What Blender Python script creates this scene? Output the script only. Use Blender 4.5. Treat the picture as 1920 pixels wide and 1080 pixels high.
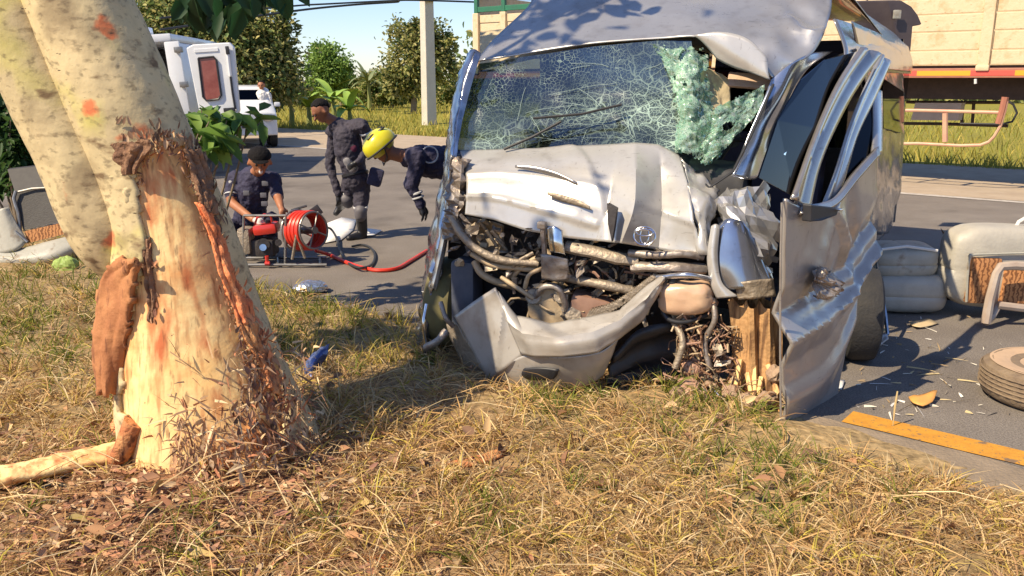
import bpy, bmesh, math, random
import numpy as np
from mathutils import Vector, Matrix, noise

random.seed(7)
rng = np.random.default_rng(11)
for o in list(bpy.data.objects):
    bpy.data.objects.remove(o)
scene = bpy.context.scene
COL = scene.collection

# ---------------------------------------------------------------- camera
FPX = 1600.0
CAMH = 1.8
TH = math.atan(390 / FPX)          # pitch down
cam_d = bpy.data.cameras.new('camera')
cam = bpy.data.objects.new('camera', cam_d)
COL.objects.link(cam)
cam.location = (0, 0, CAMH)
cam.rotation_euler = (math.pi / 2 - TH, 0, 0)
cam_d.sensor_width = 36.0
cam_d.lens = 36.0 * FPX / 1920.0
cam_d.clip_start = 0.05
cam_d.clip_end = 3000
scene.camera = cam

# ---------------------------------------------------------------- sky, sun, exposure
SUN_EL = math.radians(47)
SH = Vector((0.83, 0.56)).normalized()     # direction in which shadows fall
world = bpy.data.worlds.new('World')
scene.world = world
world.use_nodes = True
wn = world.node_tree
wn.nodes.clear()
sky = wn.nodes.new('ShaderNodeTexSky')
sky.sky_type = 'NISHITA'
sky.sun_disc = False
sky.sun_elevation = SUN_EL
sky.sun_rotation = math.atan2(-SH.x, -SH.y)
sky.air_density = 1.0
sky.dust_density = 0.2
sky.ozone_density = 2.5
bg = wn.nodes.new('ShaderNodeBackground')
bg.inputs['Strength'].default_value = 0.105
wo = wn.nodes.new('ShaderNodeOutputWorld')
tint = wn.nodes.new('ShaderNodeMix'); tint.data_type = 'RGBA'; tint.blend_type = 'MULTIPLY'
tint.inputs[0].default_value = 1.0; tint.inputs[7].default_value = (0.98, 1.0, 1.16, 1)
wn.links.new(sky.outputs[0], tint.inputs[6])
wn.links.new(tint.outputs[2], bg.inputs[0])
wn.links.new(bg.outputs[0], wo.inputs[0])
sun_d = bpy.data.lights.new('sun', 'SUN')
sun_d.energy = 5.0
sun_d.angle = math.radians(0.5)
sun_d.color = (1.0, 0.84, 0.60)
sun = bpy.data.objects.new('sun', sun_d)
COL.objects.link(sun)
_ld = Vector((SH.x * math.cos(SUN_EL), SH.y * math.cos(SUN_EL), -math.sin(SUN_EL)))
sun.rotation_euler = _ld.to_track_quat('-Z', 'Y').to_euler()
scene.view_settings.view_transform = 'Standard'
scene.view_settings.look = 'None'
scene.view_settings.exposure = 0.55
scene.view_settings.gamma = 1.0
scene.cycles.use_denoising = True
scene.cycles.max_bounces = 6
scene.cycles.transparent_max_bounces = 12
scene.cycles.caustics_reflective = False
scene.cycles.caustics_refractive = False

# ---------------------------------------------------------------- measuring helpers
_F = Vector((0, math.cos(TH), -math.sin(TH)))
_U = Vector((0, math.sin(TH), math.cos(TH)))
_C = Vector((0, 0, CAMH))
def ray(px, py):
    return _F + Vector((1, 0, 0)) * ((px - 960) / FPX) + _U * ((540 - py) / FPX)
def G(px, py, z=0.0):
    d = ray(px, py)
    return _C + d * ((z - CAMH) / d.z)
def PY(px, py, Y):
    d = ray(px, py)
    return _C + d * (Y / d.y)
def PL(px, py, p0, n):
    d = ray(px, py)
    return _C + d * ((p0 - _C).dot(n) / d.dot(n))
RD = Vector((-0.775, 0.63, 0)).normalized()     # along the road
RN = Vector((0.63, 0.775, 0)).normalized()      # across the road
def R(q, s, z=0.0):                             # road coordinates
    return RN * q + RD * s + Vector((0, 0, z))

# ---------------------------------------------------------------- object helpers
def link(o, parent=None):
    COL.objects.link(o)
    if parent is not None:
        o.parent = parent
    return o
BASE = {}
def thing(name, label, cat, loc=(0, 0, 0), group=None):
    o = bpy.data.objects.new(name, None)
    o.empty_display_size = 0.1
    COL.objects.link(o)
    o.location = loc
    o['label'] = label
    o['category'] = cat
    if group:
        o['group'] = group
    BASE[o.name] = Vector(loc)
    return o
def base_of(p):
    return BASE.get(p.name, Vector((0, 0, 0))) if p is not None else Vector((0, 0, 0))
def tag(o, label=None, cat=None, group=None, kind=None):
    if label: o['label'] = label
    if cat: o['category'] = cat
    if group: o['group'] = group
    if kind: o['kind'] = kind
    return o

class MB:
    """collects shapes in world coordinates"""
    def __init__(s):
        s.v = []; s.f = []; s.m = []; s.mi = 0
    def add(s, vs, fs):
        n = len(s.v)
        s.v.extend([Vector(x) for x in vs])
        s.f.extend([tuple(i + n for i in f) for f in fs])
        s.m.extend([s.mi] * len(fs))
        return s
    def box(s, c, size, rot=None, bev=0.0, taper=1.0):
        c = Vector(c); hx, hy, hz = [k / 2 for k in size]
        R_ = rot if rot is not None else Matrix.Identity(3)
        b = min(bev, hx * .9, hy * .9, hz * .9)
        if b <= 0:
            vs = [(x * hx, y * hy, z * hz) for z in (-1, 1) for y in (-1, 1) for x in (-1, 1)]
            fs = [(0, 2, 3, 1), (4, 5, 7, 6), (0, 1, 5, 4), (2, 6, 7, 3), (0, 4, 6, 2), (1, 3, 7, 5)]
        else:
            bm = bmesh.new()
            bmesh.ops.create_cube(bm, size=2.0)
            for v in bm.verts:
                v.co = Vector((v.co.x * hx, v.co.y * hy, v.co.z * hz))
            bmesh.ops.bevel(bm, geom=bm.edges[:], offset=b, segments=2, affect='EDGES', profile=0.6)
            bm.verts.index_update()
            vs = [v.co.copy() for v in bm.verts]
            fs = [tuple(v.index for v in f.verts) for f in bm.faces]
            bm.free()
        out = []
        for v in vs:
            v = Vector(v)
            if taper != 1.0 and v.z > 0:
                v = Vector((v.x * taper, v.y * taper, v.z))
            out.append(c + R_ @ v)
        return s.add(out, fs)
    def tube(s, pts, rad, n=8, cap=True, squash=1.0):
        pts = [Vector(p) for p in pts]
        if not isinstance(rad, (list, tuple)):
            rad = [rad] * len(pts)
        vs = []; fs = []
        prev = None
        for i, p in enumerate(pts):
            t = (pts[min(i + 1, len(pts) - 1)] - pts[max(i - 1, 0)])
            t = t.normalized() if t.length > 1e-9 else Vector((0, 0, 1))
            if prev is None:
                a = t.orthogonal().normalized()
            else:
                a = prev - t * prev.dot(t)
                a = a.normalized() if a.length > 1e-6 else t.orthogonal().normalized()
            prev = a
            b = t.cross(a)
            for k in range(n):
                w = 2 * math.pi * k / n
                vs.append(p + (a * math.cos(w) + b * math.sin(w) * squash) * rad[i])
        for i in range(len(pts) - 1):
            for k in range(n):
                k2 = (k + 1) % n
                fs.append((i * n + k, i * n + k2, (i + 1) * n + k2, (i + 1) * n + k))
        if cap:
            fs.append(tuple(reversed(range(n))))
            fs.append(tuple((len(pts) - 1) * n + k for k in range(n)))
        return s.add(vs, fs)
    def cyl(s, p0, p1, r0, r1=None, n=16):
        return s.tube([p0, p1], [r0, r0 if r1 is None else r1], n)
    def ell(s, c, r, rot=None, nu=14, nv=9, fn=None):
        c = Vector(c); r = (r, r, r) if not isinstance(r, (tuple, list, Vector)) else r
        R_ = rot if rot is not None else Matrix.Identity(3)
        vs = []; fs = []
        for j in range(nv + 1):
            th = math.pi * j / nv
            for k in range(nu):
                ph = 2 * math.pi * k / nu
                d = Vector((math.sin(th) * math.cos(ph), math.sin(th) * math.sin(ph), math.cos(th)))
                q = fn(d) if fn else 1.0
                vs.append(c + R_ @ Vector((d.x * r[0] * q, d.y * r[1] * q, d.z * r[2] * q)))
        for j in range(nv):
            for k in range(nu):
                k2 = (k + 1) % nu
                fs.append((j * nu + k, (j + 1) * nu + k, (j + 1) * nu + k2, j * nu + k2))
        return s.add(vs, fs)
    def torus(s, c, ax, R0, r, n=28, m=8, sq=1.0, ex=None):
        c = Vector(c); ax = Vector(ax).normalized()
        a = Vector(ex).normalized() if ex is not None else ax.orthogonal().normalized()
        b = ax.cross(a)
        pts = [c + a * math.cos(2 * math.pi * k / n) * R0 + b * math.sin(2 * math.pi * k / n) * R0 * sq for k in range(n)]
        vs = []; fs = []
        for k in range(n):
            t = (pts[(k + 1) % n] - pts[k - 1]).normalized()
            o = ax.cross(t).normalized()
            for j in range(m):
                w = 2 * math.pi * j / m
                vs.append(pts[k] + (o * math.cos(w) + ax * math.sin(w)) * r)
        for k in range(n):
            for j in range(m):
                fs.append((k * m + j, k * m + (j + 1) % m, ((k + 1) % n) * m + (j + 1) % m, ((k + 1) % n) * m + j))
        return s.add(vs, fs)
    def poly(s, pts, thick):                    # a flat polygon given thickness along the vector
        pts = [Vector(p) for p in pts]; t = Vector(thick); n = len(pts)
        vs = pts + [p + t for p in pts]
        fs = [tuple(reversed(range(n))), tuple(range(n, 2 * n))]
        fs += [(i, (i + 1) % n, n + (i + 1) % n, n + i) for i in range(n)]
        return s.add(vs, fs)
    def build(s, name, mat, parent=None, smooth=False, thick=0.0, bevel=0.0, subsurf=0):
        me = bpy.data.meshes.new(name)
        b = base_of(parent)
        me.from_pydata([v - b for v in s.v], [], s.f)
        mats = mat if isinstance(mat, (list, tuple)) else [mat]
        for m in mats:
            me.materials.append(m)
        if len(mats) > 1:
            me.polygons.foreach_set('material_index', s.m)
        me.validate()
        bm = bmesh.new(); bm.from_mesh(me)
        bmesh.ops.recalc_face_normals(bm, faces=bm.faces)
        bm.to_mesh(me); bm.free()
        if smooth:
            me.polygons.foreach_set('use_smooth', [True] * len(me.polygons))
        o = bpy.data.objects.new(name, me)
        link(o, parent)
        if parent is not None:
            BASE[o.name] = b
        if thick:
            md = o.modifiers.new('thickness', 'SOLIDIFY'); md.thickness = thick; md.offset = 0
        if bevel:
            md = o.modifiers.new('bevel', 'BEVEL'); md.width = bevel; md.segments = 2; md.limit_method = 'ANGLE'
        if subsurf:
            md = o.modifiers.new('sub', 'SUBSURF'); md.levels = subsurf; md.render_levels = subsurf
        if smooth:
            try:
                me.set_sharp_from_angle(angle=math.radians(42))
            except Exception:
                pass
        return o

def catmull(P, t):
    n = len(P) - 1
    x = t * n; i = min(int(x), n - 1); u = x - i
    p1 = P[i]; p2 = P[i + 1]
    p0 = P[i - 1] if i > 0 else p1 * 2 - p2
    p3 = P[i + 2] if i + 2 <= n else p2 * 2 - p1
    return 0.5 * ((2 * p1) + (p2 - p0) * u + (2 * p0 - 5 * p1 + 4 * p2 - p3) * u * u + (3 * p1 - p0 - 3 * p2 + p3) * u ** 3)
def patch(rows, nu=24, nv=18, disp=None, lin=False):
    """rows of 3-D control points -> smooth grid; disp(u,v,p,normal)->offset"""
    rows = [[Vector(p) for p in r] for r in rows]
    def ev(P, t):
        if not lin:
            return catmull(P, t)
        n = len(P) - 1; x = t * n; i = min(int(x), n - 1)
        return P[i].lerp(P[i + 1], x - i)
    cols = [[ev(r, k / nu) for k in range(nu + 1)] for r in rows]
    vs = []
    for j in range(nv + 1):
        for k in range(nu + 1):
            vs.append(ev([c[k] for c in cols], j / nv))
    if disp:
        W = nu + 1; out = []
        for j in range(nv + 1):
            for k in range(W):
                p = vs[j * W + k]
                du = vs[j * W + min(k + 1, nu)] - vs[j * W + max(k - 1, 0)]
                dv = vs[min(j + 1, nv) * W + k] - vs[max(j - 1, 0) * W + k]
                n = du.cross(dv)
                n = n.normalized() if n.length > 1e-9 else Vector((0, -1, 0))
                if n.y > 0: n = -n
                out.append(p + n * disp(k / nu, j / nv, p))
        vs = out
    fs = [(j * (nu + 1) + k, j * (nu + 1) + k + 1, (j + 1) * (nu + 1) + k + 1, (j + 1) * (nu + 1) + k) for j in range(nv) for k in range(nu)]
    return vs, fs
def patch_obj(name, rows, mat, parent, nu=24, nv=18, disp=None, thick=0.006, smooth=True, lin=False, bevel=0.0, ragged=0.0, holes=0.0):
    vs, fs = patch(rows, nu, nv, disp, lin)
    if ragged or holes:
        keep = []
        for i, f in enumerate(fs):
            u = (i % nu + .5) / nu; v = (i // nu + .5) / nv; c = vs[f[0]]
            e = min(u, 1 - u, v, 1 - v)
            n = .5 + .5 * noise.noise(c * 21.0) + .25 * noise.noise(c * 60.0)
            if e < ragged * n or (holes and noise.noise(c * 13.0 + Vector((7, 3, 1))) > 1 - holes):
                continue
            keep.append(f)
        fs = keep
    m = MB(); m.add(vs, fs)
    return m.build(name, mat, parent, smooth=smooth, thick=thick)
def crease(d, w1, w2):                            # a sharp fold: 1 on the line, straight down to 0 on either side
    return max(0.0, 1 - (d / w1 if d > 0 else -d / w2))
def nz(p, s, seed=0.0):
    return noise.noise(Vector((p[0] * s + seed, p[1] * s - seed * 0.7, p[2] * s + seed * 1.3)))
def crumple(p, s, seed=0.0):                      # creased sheet metal: ridged cells
    v = Vector((p[0] * s + seed, p[1] * s + seed, p[2] * s))
    w = v * 0.55 + Vector((3.1, 1.7, 0.4))
    return 0.75 * (abs(noise.noise(w)) - .22) + 0.35 * (.22 - abs(noise.noise(w * 2.1 + Vector((5, 0, 2))))) + 0.12 * noise.noise(v * 2.0)

# ---------------------------------------------------------------- materials
def srgb(r, g, b):
    f = lambda c: (c / 12.92 if c <= 0.04045 else ((c + 0.055) / 1.055) ** 2.4)
    return (f(r / 255), f(g / 255), f(b / 255), 1)
def mat(name, col, rough=0.6, metal=0.0, col2=None, nscale=6.0, bump=0.0, bscale=40.0, detail=6, coat=0.0, spec=0.5, col3=None, contrast=0.0, emit=None):
    m = bpy.data.materials.new(name); m.use_nodes = True
    nt = m.node_tree; b = nt.nodes['Principled BSDF']
    b.inputs['Roughness'].default_value = rough
    b.inputs['Metallic'].default_value = metal
    b.inputs['Coat Weight'].default_value = coat
    b.inputs['Specular IOR Level'].default_value = spec
    b.inputs['Base Color'].default_value = (*col[:3], 1)
    tc = nt.nodes.new('ShaderNodeTexCoord')
    if col2 is not None:
        n = nt.nodes.new('ShaderNodeTexNoise'); n.inputs['Scale'].default_value = nscale; n.inputs['Detail'].default_value = detail
        n.inputs['Roughness'].default_value = 0.65
        nt.links.new(tc.outputs['Object'], n.inputs['Vector'])
        r = nt.nodes.new('ShaderNodeValToRGB')
        r.color_ramp.elements[0].position = 0.32 + contrast; r.color_ramp.elements[1].position = 0.68 - contrast
        r.color_ramp.elements[0].color = (*col[:3], 1); r.color_ramp.elements[1].color = (*col2[:3], 1)
        if col3 is not None:
            e = r.color_ramp.elements.new(0.5); e.color = (*col3[:3], 1)
        nt.links.new(n.outputs['Fac'], r.inputs[0]); nt.links.new(r.outputs[0], b.inputs['Base Color'])
    if bump:
        n2 = nt.nodes.new('ShaderNodeTexNoise'); n2.inputs['Scale'].default_value = bscale; n2.inputs['Detail'].default_value = 5
        nt.links.new(tc.outputs['Object'], n2.inputs['Vector'])
        bp = nt.nodes.new('ShaderNodeBump'); bp.inputs['Strength'].default_value = bump; bp.inputs['Distance'].default_value = 0.02
        nt.links.new(n2.outputs['Fac'], bp.inputs['Height']); nt.links.new(bp.outputs[0], b.inputs['Normal'])
    if emit:
        b.inputs['Emission Color'].default_value = (*emit[:3], 1); b.inputs['Emission Strength'].default_value = emit[3]
    return m
def attr_mat(name, rough=0.8, trans=0.0, spec=0.2):
    m = bpy.data.materials.new(name); m.use_nodes = True
    nt = m.node_tree; b = nt.nodes['Principled BSDF']; b.inputs['Roughness'].default_value = rough
    b.inputs['Specular IOR Level'].default_value = spec
    a = nt.nodes.new('ShaderNodeAttribute'); a.attribute_name = 'col'
    nt.links.new(a.outputs['Color'], b.inputs['Base Color'])
    if trans:
        t = nt.nodes.new('ShaderNodeBsdfTranslucent'); nt.links.new(a.outputs['Color'], t.inputs[0])
        mx = nt.nodes.new('ShaderNodeMixShader'); mx.inputs[0].default_value = trans
        nt.links.new(b.outputs[0], mx.inputs[1]); nt.links.new(t.outputs[0], mx.inputs[2])
        nt.links.new(mx.outputs[0], nt.nodes['Material Output'].inputs[0])
    return m
def glass_mat(name, tint, refl=0.25, rough=0.05, alpha=0.7):
    """thin pane: tinted see-through plus mirror reflection"""
    m = bpy.data.materials.new(name); m.use_nodes = True
    nt = m.node_tree; nt.nodes.clear()
    out = nt.nodes.new('ShaderNodeOutputMaterial')
    tr = nt.nodes.new('ShaderNodeBsdfTransparent'); tr.inputs[0].default_value = (*tint, 1)
    gl = nt.nodes.new('ShaderNodeBsdfGlossy'); gl.inputs['Roughness'].default_value = rough
    gl.inputs[0].default_value = (0.9, 0.95, 1, 1)
    fr = nt.nodes.new('ShaderNodeFresnel'); fr.inputs[0].default_value = 1.5
    ad = nt.nodes.new('ShaderNodeMath'); ad.operation = 'ADD'; ad.inputs[1].default_value = refl; ad.use_clamp = True
    nt.links.new(fr.outputs[0], ad.inputs[0])
    mx = nt.nodes.new('ShaderNodeMixShader')
    nt.links.new(ad.outputs[0], mx.inputs[0]); nt.links.new(tr.outputs[0], mx.inputs[1]); nt.links.new(gl.outputs[0], mx.inputs[2])
    nt.links.new(mx.outputs[0], out.inputs[0])
    return m

def np_mesh(name, verts, faces_flat, nper, cols, material, parent=None, smooth=False):
    """big meshes straight from numpy; all faces have nper corners; cols per vertex"""
    me = bpy.data.meshes.new(name)
    nv = len(verts); nf = len(faces_flat) // nper
    me.vertices.add(nv); me.vertices.foreach_set('co', np.asarray(verts, np.float32).ravel())
    me.loops.add(nf * nper); me.loops.foreach_set('vertex_index', np.asarray(faces_flat, np.int32))
    me.polygons.add(nf); me.polygons.foreach_set('loop_start', np.arange(0, nf * nper, nper, dtype=np.int32))
    me.polygons.foreach_set('loop_total', np.full(nf, nper, np.int32))
    me.update(calc_edges=True)
    if cols is not None:
        a = me.color_attributes.new('col', 'FLOAT_COLOR', 'POINT')
        c4 = np.ones((nv, 4), np.float32); c4[:, :3] = cols
        a.data.foreach_set('color', c4.ravel())
    me.materials.append(material)
    if smooth:
        me.polygons.foreach_set('use_smooth', [True] * nf)
    o = bpy.data.objects.new(name, me)
    link(o, parent)
    if parent is not None:
        BASE[o.name] = base_of(parent)
    return o
def proj(p):
    d = Vector(p) - _C
    z = d.dot(_F)
    return 960 + FPX * d.x / z, 540 - FPX * d.dot(_U) / z

def leaf_mesh(name, base, dirv, nrm, length, width, cols, material, parent=None, fold=0.25, droop=0.15, seg3=False):
    """many small folded leaves / blades in one mesh, 6 corners and 2 quads each"""
    base = np.asarray(base, float); d = np.asarray(dirv, float); n = np.asarray(nrm, float)
    d /= np.linalg.norm(d, axis=1, keepdims=True) + 1e-9
    n = n - d * (n * d).sum(1, keepdims=True); n /= np.linalg.norm(n, axis=1, keepdims=True) + 1e-9
    s = np.cross(d, n)
    L = np.asarray(length, float)[:, None]; W = np.asarray(width, float)[:, None]
    f = fold * W
    P = [base,
         base + d * L * .33 + s * W * .5 - n * (-f) ,
         base + d * L * .70 + s * W * .40 + n * (f - droop * L * .5),
         base + d * L - n * droop * L,
         base + d * L * .70 - s * W * .40 + n * (f - droop * L * .5),
         base + d * L * .33 - s * W * .5 + n * f]
    b = base_of(parent)
    V = np.stack(P, 1).reshape(-1, 3) - np.array(b)
    N = len(base)
    q = np.array([0, 1, 2, 3, 0, 3, 4, 5])
    F = (np.arange(N)[:, None] * 6 + q[None]).ravel()
    C = np.repeat(np.asarray(cols), 6, axis=0)
    return np_mesh(name, V, F, 4, C, material, parent)
def blade_mesh(name, base, tip, width, cols, material, bend=0.3, parent=None):
    """grass blades: two tapering quads from base to tip, bowed upward"""
    base = np.asarray(base, float); tip = np.asarray(tip, float)
    d = tip - base; L = np.linalg.norm(d, axis=1, keepdims=True) + 1e-9
    a = rng.normal(size=base.shape); s = np.cross(d, a); s /= np.linalg.norm(s, axis=1, keepdims=True) + 1e-9
    W = np.asarray(width, float)[:, None]
    mid = base + d * .55 + np.array([0, 0, 1.0]) * (L * bend * .35)
    V = np.stack([base - s * W * .5, base + s * W * .5, mid + s * W * .4, mid - s * W * .4, tip + s * W * .08, tip - s * W * .08], 1).reshape(-1, 3)
    N = len(base)
    F = (np.arange(N)[:, None] * 6 + np.array([0, 1, 2, 3, 3, 2, 4, 5])[None]).ravel()
    lo = np.asarray(cols) 
    C = np.repeat(lo, 6, axis=0)
    return np_mesh(name, V - np.array(base_of(parent)), F, 4, C, material, parent)

# ---------------------------------------------------------------- ground, road
def gh(x, y):
    q = RN.x * x + RN.y * y
    if q < 5.0:
        v = 0.035 * noise.noise(Vector((x * 1.3, y * 1.3, 0))) + 0.02 * noise.noise(Vector((x * 4, y * 4, 3)))
        e = min(1, max(0, (4.75 - q) / 0.6))
        v = (v + 0.03) * e - 0.05 * (1 - e)
        r = math.hypot(x + 1.32, y - 3.8)
        v += 0.10 * math.exp(-(r / 0.75) ** 2)
        r = math.hypot(x - 1.1, y - 4.75)
        v += 0.05 * math.exp(-(r / 0.45) ** 2)
        return v
    if q < 20.2:
        return -0.05
    t = min(1, (q - 20.2) / 9.0)
    return -0.05 + 0.28 * t * t * (3 - 2 * t) + 0.05 * noise.noise(Vector((x * .3, y * .3, 7)))
def axis(c, fine, span, far):
    out = list(np.arange(c - span, c + span + 1e-6, fine))
    st = fine; v = out[-1]
    while v < far:
        st *= 1.16; v += st; out.append(v)
    st = fine; v = out[0]; pre = []
    while v > -far:
        st *= 1.16; v -= st; pre.append(v)
    return pre[::-1] + out
gx = axis(0.0, 0.07, 4.0, 900); gy = axis(4.5, 0.07, 3.2, 900)
gv = []; gc = []
for y in gy:
    for x in gx:
        gv.append((x, y, gh(x, y)))
        q = RN.x * x + RN.y * y
        n1 = noise.noise(Vector((x * .9, y * .9, 1))) ; n2 = noise.noise(Vector((x * .12, y * .12, 5)))
        if q < 5.2:
            r = math.hypot(x + 1.2, y - 3.5)
            k = max(0, min(1, 1.25 - r / 1.25 + .3 * n1))
            straw = np.array((.34, .24, .12)) * (1 + .25 * n1)
            soil = np.array((.27, .14, .075))
            c = straw * (1 - k) + soil * k
        else:
            c = np.array((.30, .27, .05)) * (1 + .2 * n2) * (1 - max(0, n1) * .3)
        gc.append(c)
W = len(gx)
idx = np.arange(len(gx) * len(gy)).reshape(len(gy), W)
F = np.stack([idx[:-1, :-1], idx[:-1, 1:], idx[1:, 1:], idx[1:, :-1]], -1).ravel()
m_ground = attr_mat('soil_and_straw', 0.95)
nt = m_ground.node_tree; b = nt.nodes['Principled BSDF']
tc = nt.nodes.new('ShaderNodeTexCoord'); n1 = nt.nodes.new('ShaderNodeTexNoise'); n1.inputs['Scale'].default_value = 22; n1.inputs['Detail'].default_value = 8
nt.links.new(tc.outputs['Object'], n1.inputs['Vector'])
mr = nt.nodes.new('ShaderNodeMapRange'); mr.inputs[1].default_value = .3; mr.inputs[2].default_value = .7; mr.inputs[3].default_value = .45; mr.inputs[4].default_value = 1.3
nt.links.new(n1.outputs['Fac'], mr.inputs[0])
vm = nt.nodes.new('ShaderNodeVectorMath'); vm.operation = 'SCALE'
at = [n for n in nt.nodes if n.type == 'ATTRIBUTE'][0]
nt.links.new(at.outputs['Vector'], vm.inputs[0]); nt.links.new(mr.outputs[0], vm.inputs['Scale'])
nt.links.new(vm.outputs[0], b.inputs['Base Color'])
bp = nt.nodes.new('ShaderNodeBump'); bp.inputs['Strength'].default_value = .8; bp.inputs['Distance'].default_value = .02
nt.links.new(n1.outputs['Fac'], bp.inputs['Height']); nt.links.new(bp.outputs[0], b.inputs['Normal'])
ground = np_mesh('ground', np.array(gv), F, 4, np.array(gc), m_ground, smooth=True)
tag(ground, 'grass verge and field beside the road', kind='structure')

def strip(name, q0, q1, s0, s1, z, material, nq=2, ns=40, wob=0.0, label=None):
    vs = []; fs = []
    for i in range(ns + 1):
        s = s0 + (s1 - s0) * i / ns
        for j in range(nq + 1):
            q = q0 + (q1 - q0) * j / nq
            if wob and j == 0:
                q += wob * noise.noise(Vector((s * 1.7, 0, 2)))
            if wob and j == nq:
                q += wob * noise.noise(Vector((s * 1.7, 0, 12)))
            vs.append(R(q, s, z))
    for i in range(ns):
        for j in range(nq):
            a = i * (nq + 1) + j
            fs.append((a, a + 1, a + nq + 2, a + nq + 1))
    m = MB(); m.add(vs, fs)
    o = m.build(name, material)
    for f in o.data.polygons:
        pass
    tag(o, label, kind='structure')
    return o
m_asph = mat('asphalt', (.150, .128, .110), .92, 0, (.215, .188, .162), 1.1, .5, 130, 9, spec=.25)
nt = m_asph.node_tree; b = nt.nodes['Principled BSDF']
# aggregate speckle and a few pale scuffs
tc = nt.nodes.new('ShaderNodeTexCoord'); vz = nt.nodes.new('ShaderNodeTexNoise'); vz.inputs['Scale'].default_value = 95; vz.inputs['Detail'].default_value = 3
nt.links.new(tc.outputs['Object'], vz.inputs['Vector'])
mr = nt.nodes.new('ShaderNodeMapRange'); mr.inputs[1].default_value = .3; mr.inputs[2].default_value = .72; mr.inputs[3].default_value = .7; mr.inputs[4].default_value = 1.45
nt.links.new(vz.outputs['Fac'], mr.inputs[0])
old = b.inputs['Base Color'].links[0].from_socket
vm = nt.nodes.new('ShaderNodeVectorMath'); vm.operation = 'SCALE'
nt.links.new(old, vm.inputs[0]); nt.links.new(mr.outputs[0], vm.inputs['Scale']); nt.links.new(vm.outputs[0], b.inputs['Base Color'])
road = strip('road', 4.25, 15.3, -60, 260, 0.0, m_asph, 6, 400, .10, 'grey asphalt two lane road')
m_shoulder = mat('pale_gravel', (.34, .26, .18), .95, 0, (.44, .35, .25), 2.0, .4, 60)
strip('road_shoulder', 14.95, 20.4, -60, 260, 0.004, m_shoulder, 3, 300, .22, 'pale gravel shoulder on the far side of the road')
m_wline = mat('worn_white_paint', (.52, .48, .42), .8, 0, (.34, .30, .26), 9, contrast=.05)
m_yline = mat('worn_yellow_paint', (.62, .30, .03), .75, 0, (.50, .22, .025), 14, .2, 90)
strip('white_edge_line', 14.72, 14.92, -60, 260, 0.006, m_wline, 1, 300, .015, 'worn white line along the far road edge')
yl0 = G(1578, 792); yl1 = G(1990, 893)
strip('yellow_edge_line', RN.dot(yl0) - .0, RN.dot(yl0) + .19, -8, RD.dot(yl0), 0.006, m_yline, 1, 60, .012, 'orange yellow line along the near road edge')
m_near = mat('pale_dirt_edge', (.20, .155, .11), .95, 0, (.30, .23, .16), 5, .5, 50)
strip('dirt_edge', RN.dot(yl0) - .50, RN.dot(yl0) - .015, -8, RD.dot(yl0) + .4, 0.004, m_near, 2, 60, .10, 'strip of pale dirt between the yellow line and the grass')

# ---------------------------------------------------------------- the leaning tree
m_bark = mat('pale_bark', srgb(178, 162, 126), .85, 0, srgb(216, 196, 152), 3.2, .28, 16, 8, col3=srgb(200, 182, 140))
nt = m_bark.node_tree; b = nt.nodes['Principled BSDF']
tc = nt.nodes.new('ShaderNodeTexCoord')
def blot(nt, scale, lo, hi, stretch=(1, 1, 1)):
    tc = nt.nodes.new('ShaderNodeTexCoord'); mp = nt.nodes.new('ShaderNodeMapping'); mp.inputs['Scale'].default_value = stretch
    n = nt.nodes.new('ShaderNodeTexNoise'); n.inputs['Scale'].default_value = scale; n.inputs['Detail'].default_value = 5
    nt.links.new(tc.outputs['Object'], mp.inputs[0]); nt.links.new(mp.outputs[0], n.inputs['Vector'])
    r = nt.nodes.new('ShaderNodeMapRange'); r.inputs[1].default_value = lo; r.inputs[2].default_value = hi
    nt.links.new(n.outputs['Fac'], r.inputs[0])
    return r.outputs[0]
def over(m, col, fac_args, amount=1.0):
    nt = m.node_tree; b = nt.nodes['Principled BSDF']
    old = b.inputs['Base Color'].links[0].from_socket
    mx = nt.nodes.new('ShaderNodeMix'); mx.data_type = 'RGBA'
    mu_ = nt.nodes.new('ShaderNodeMath'); mu_.operation = 'MULTIPLY'; mu_.inputs[1].default_value = amount
    nt.links.new(blot(nt, *fac_args), mu_.inputs[0]); nt.links.new(mu_.outputs[0], mx.inputs[0]); nt.links.new(old, mx.inputs[6]); mx.inputs[7].default_value = (*col[:3], 1)
    nt.links.new(mx.outputs[2], b.inputs['Base Color'])
over(m_yline, (.12, .10, .085), (9, .60, .66), .8)
over(m_yline, (.12, .10, .085), (48, .62, .68), .7)
over(m_asph, (.06, .052, .048), (.9, .56, .70), .5)
over(m_bark, srgb(196, 188, 96), (1.9, .56, .70))
over(m_bark, srgb(214, 122, 78), (3.7, .655, .70))
over(m_bark, srgb(120, 98, 70), (7, .58, .70, (1, 1, 2.2)))
over(m_bark, srgb(112, 92, 70), (3.0, .56, .66), .55)
over(m_bark, srgb(92, 76, 58), (24, .55, .68, (1, 1, 1.6)), .55)
over(m_bark, srgb(60, 46, 34), (38, .69, .73, (.5, .5, 2.2)))
m_wood = mat('bare_wood', srgb(238, 192, 122), .75, 0, srgb(220, 150, 86), 2.4, .25, 18, 8, col3=srgb(244, 212, 150))
over(m_wood, srgb(196, 108, 62), (4, .55, .70, (2.5, 2.5, .5)))
over(m_wood, srgb(110, 70, 42), (30, .70, .74, (1, 1, .7)))
m_torn = mat('torn_red_bark', srgb(168, 96, 58), .85, 0, srgb(216, 160, 104), 9, .8, 40, 9)
over(m_torn, srgb(92, 52, 34), (16, .52, .66, (2.5, 2.5, .45)))
over(m_wood, srgb(188, 128, 78), (26, .50, .66, (1, 1, .10)), .7)
over(m_wood, srgb(120, 74, 46), (44, .58, .68, (1, 1, .12)), .6)
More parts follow.
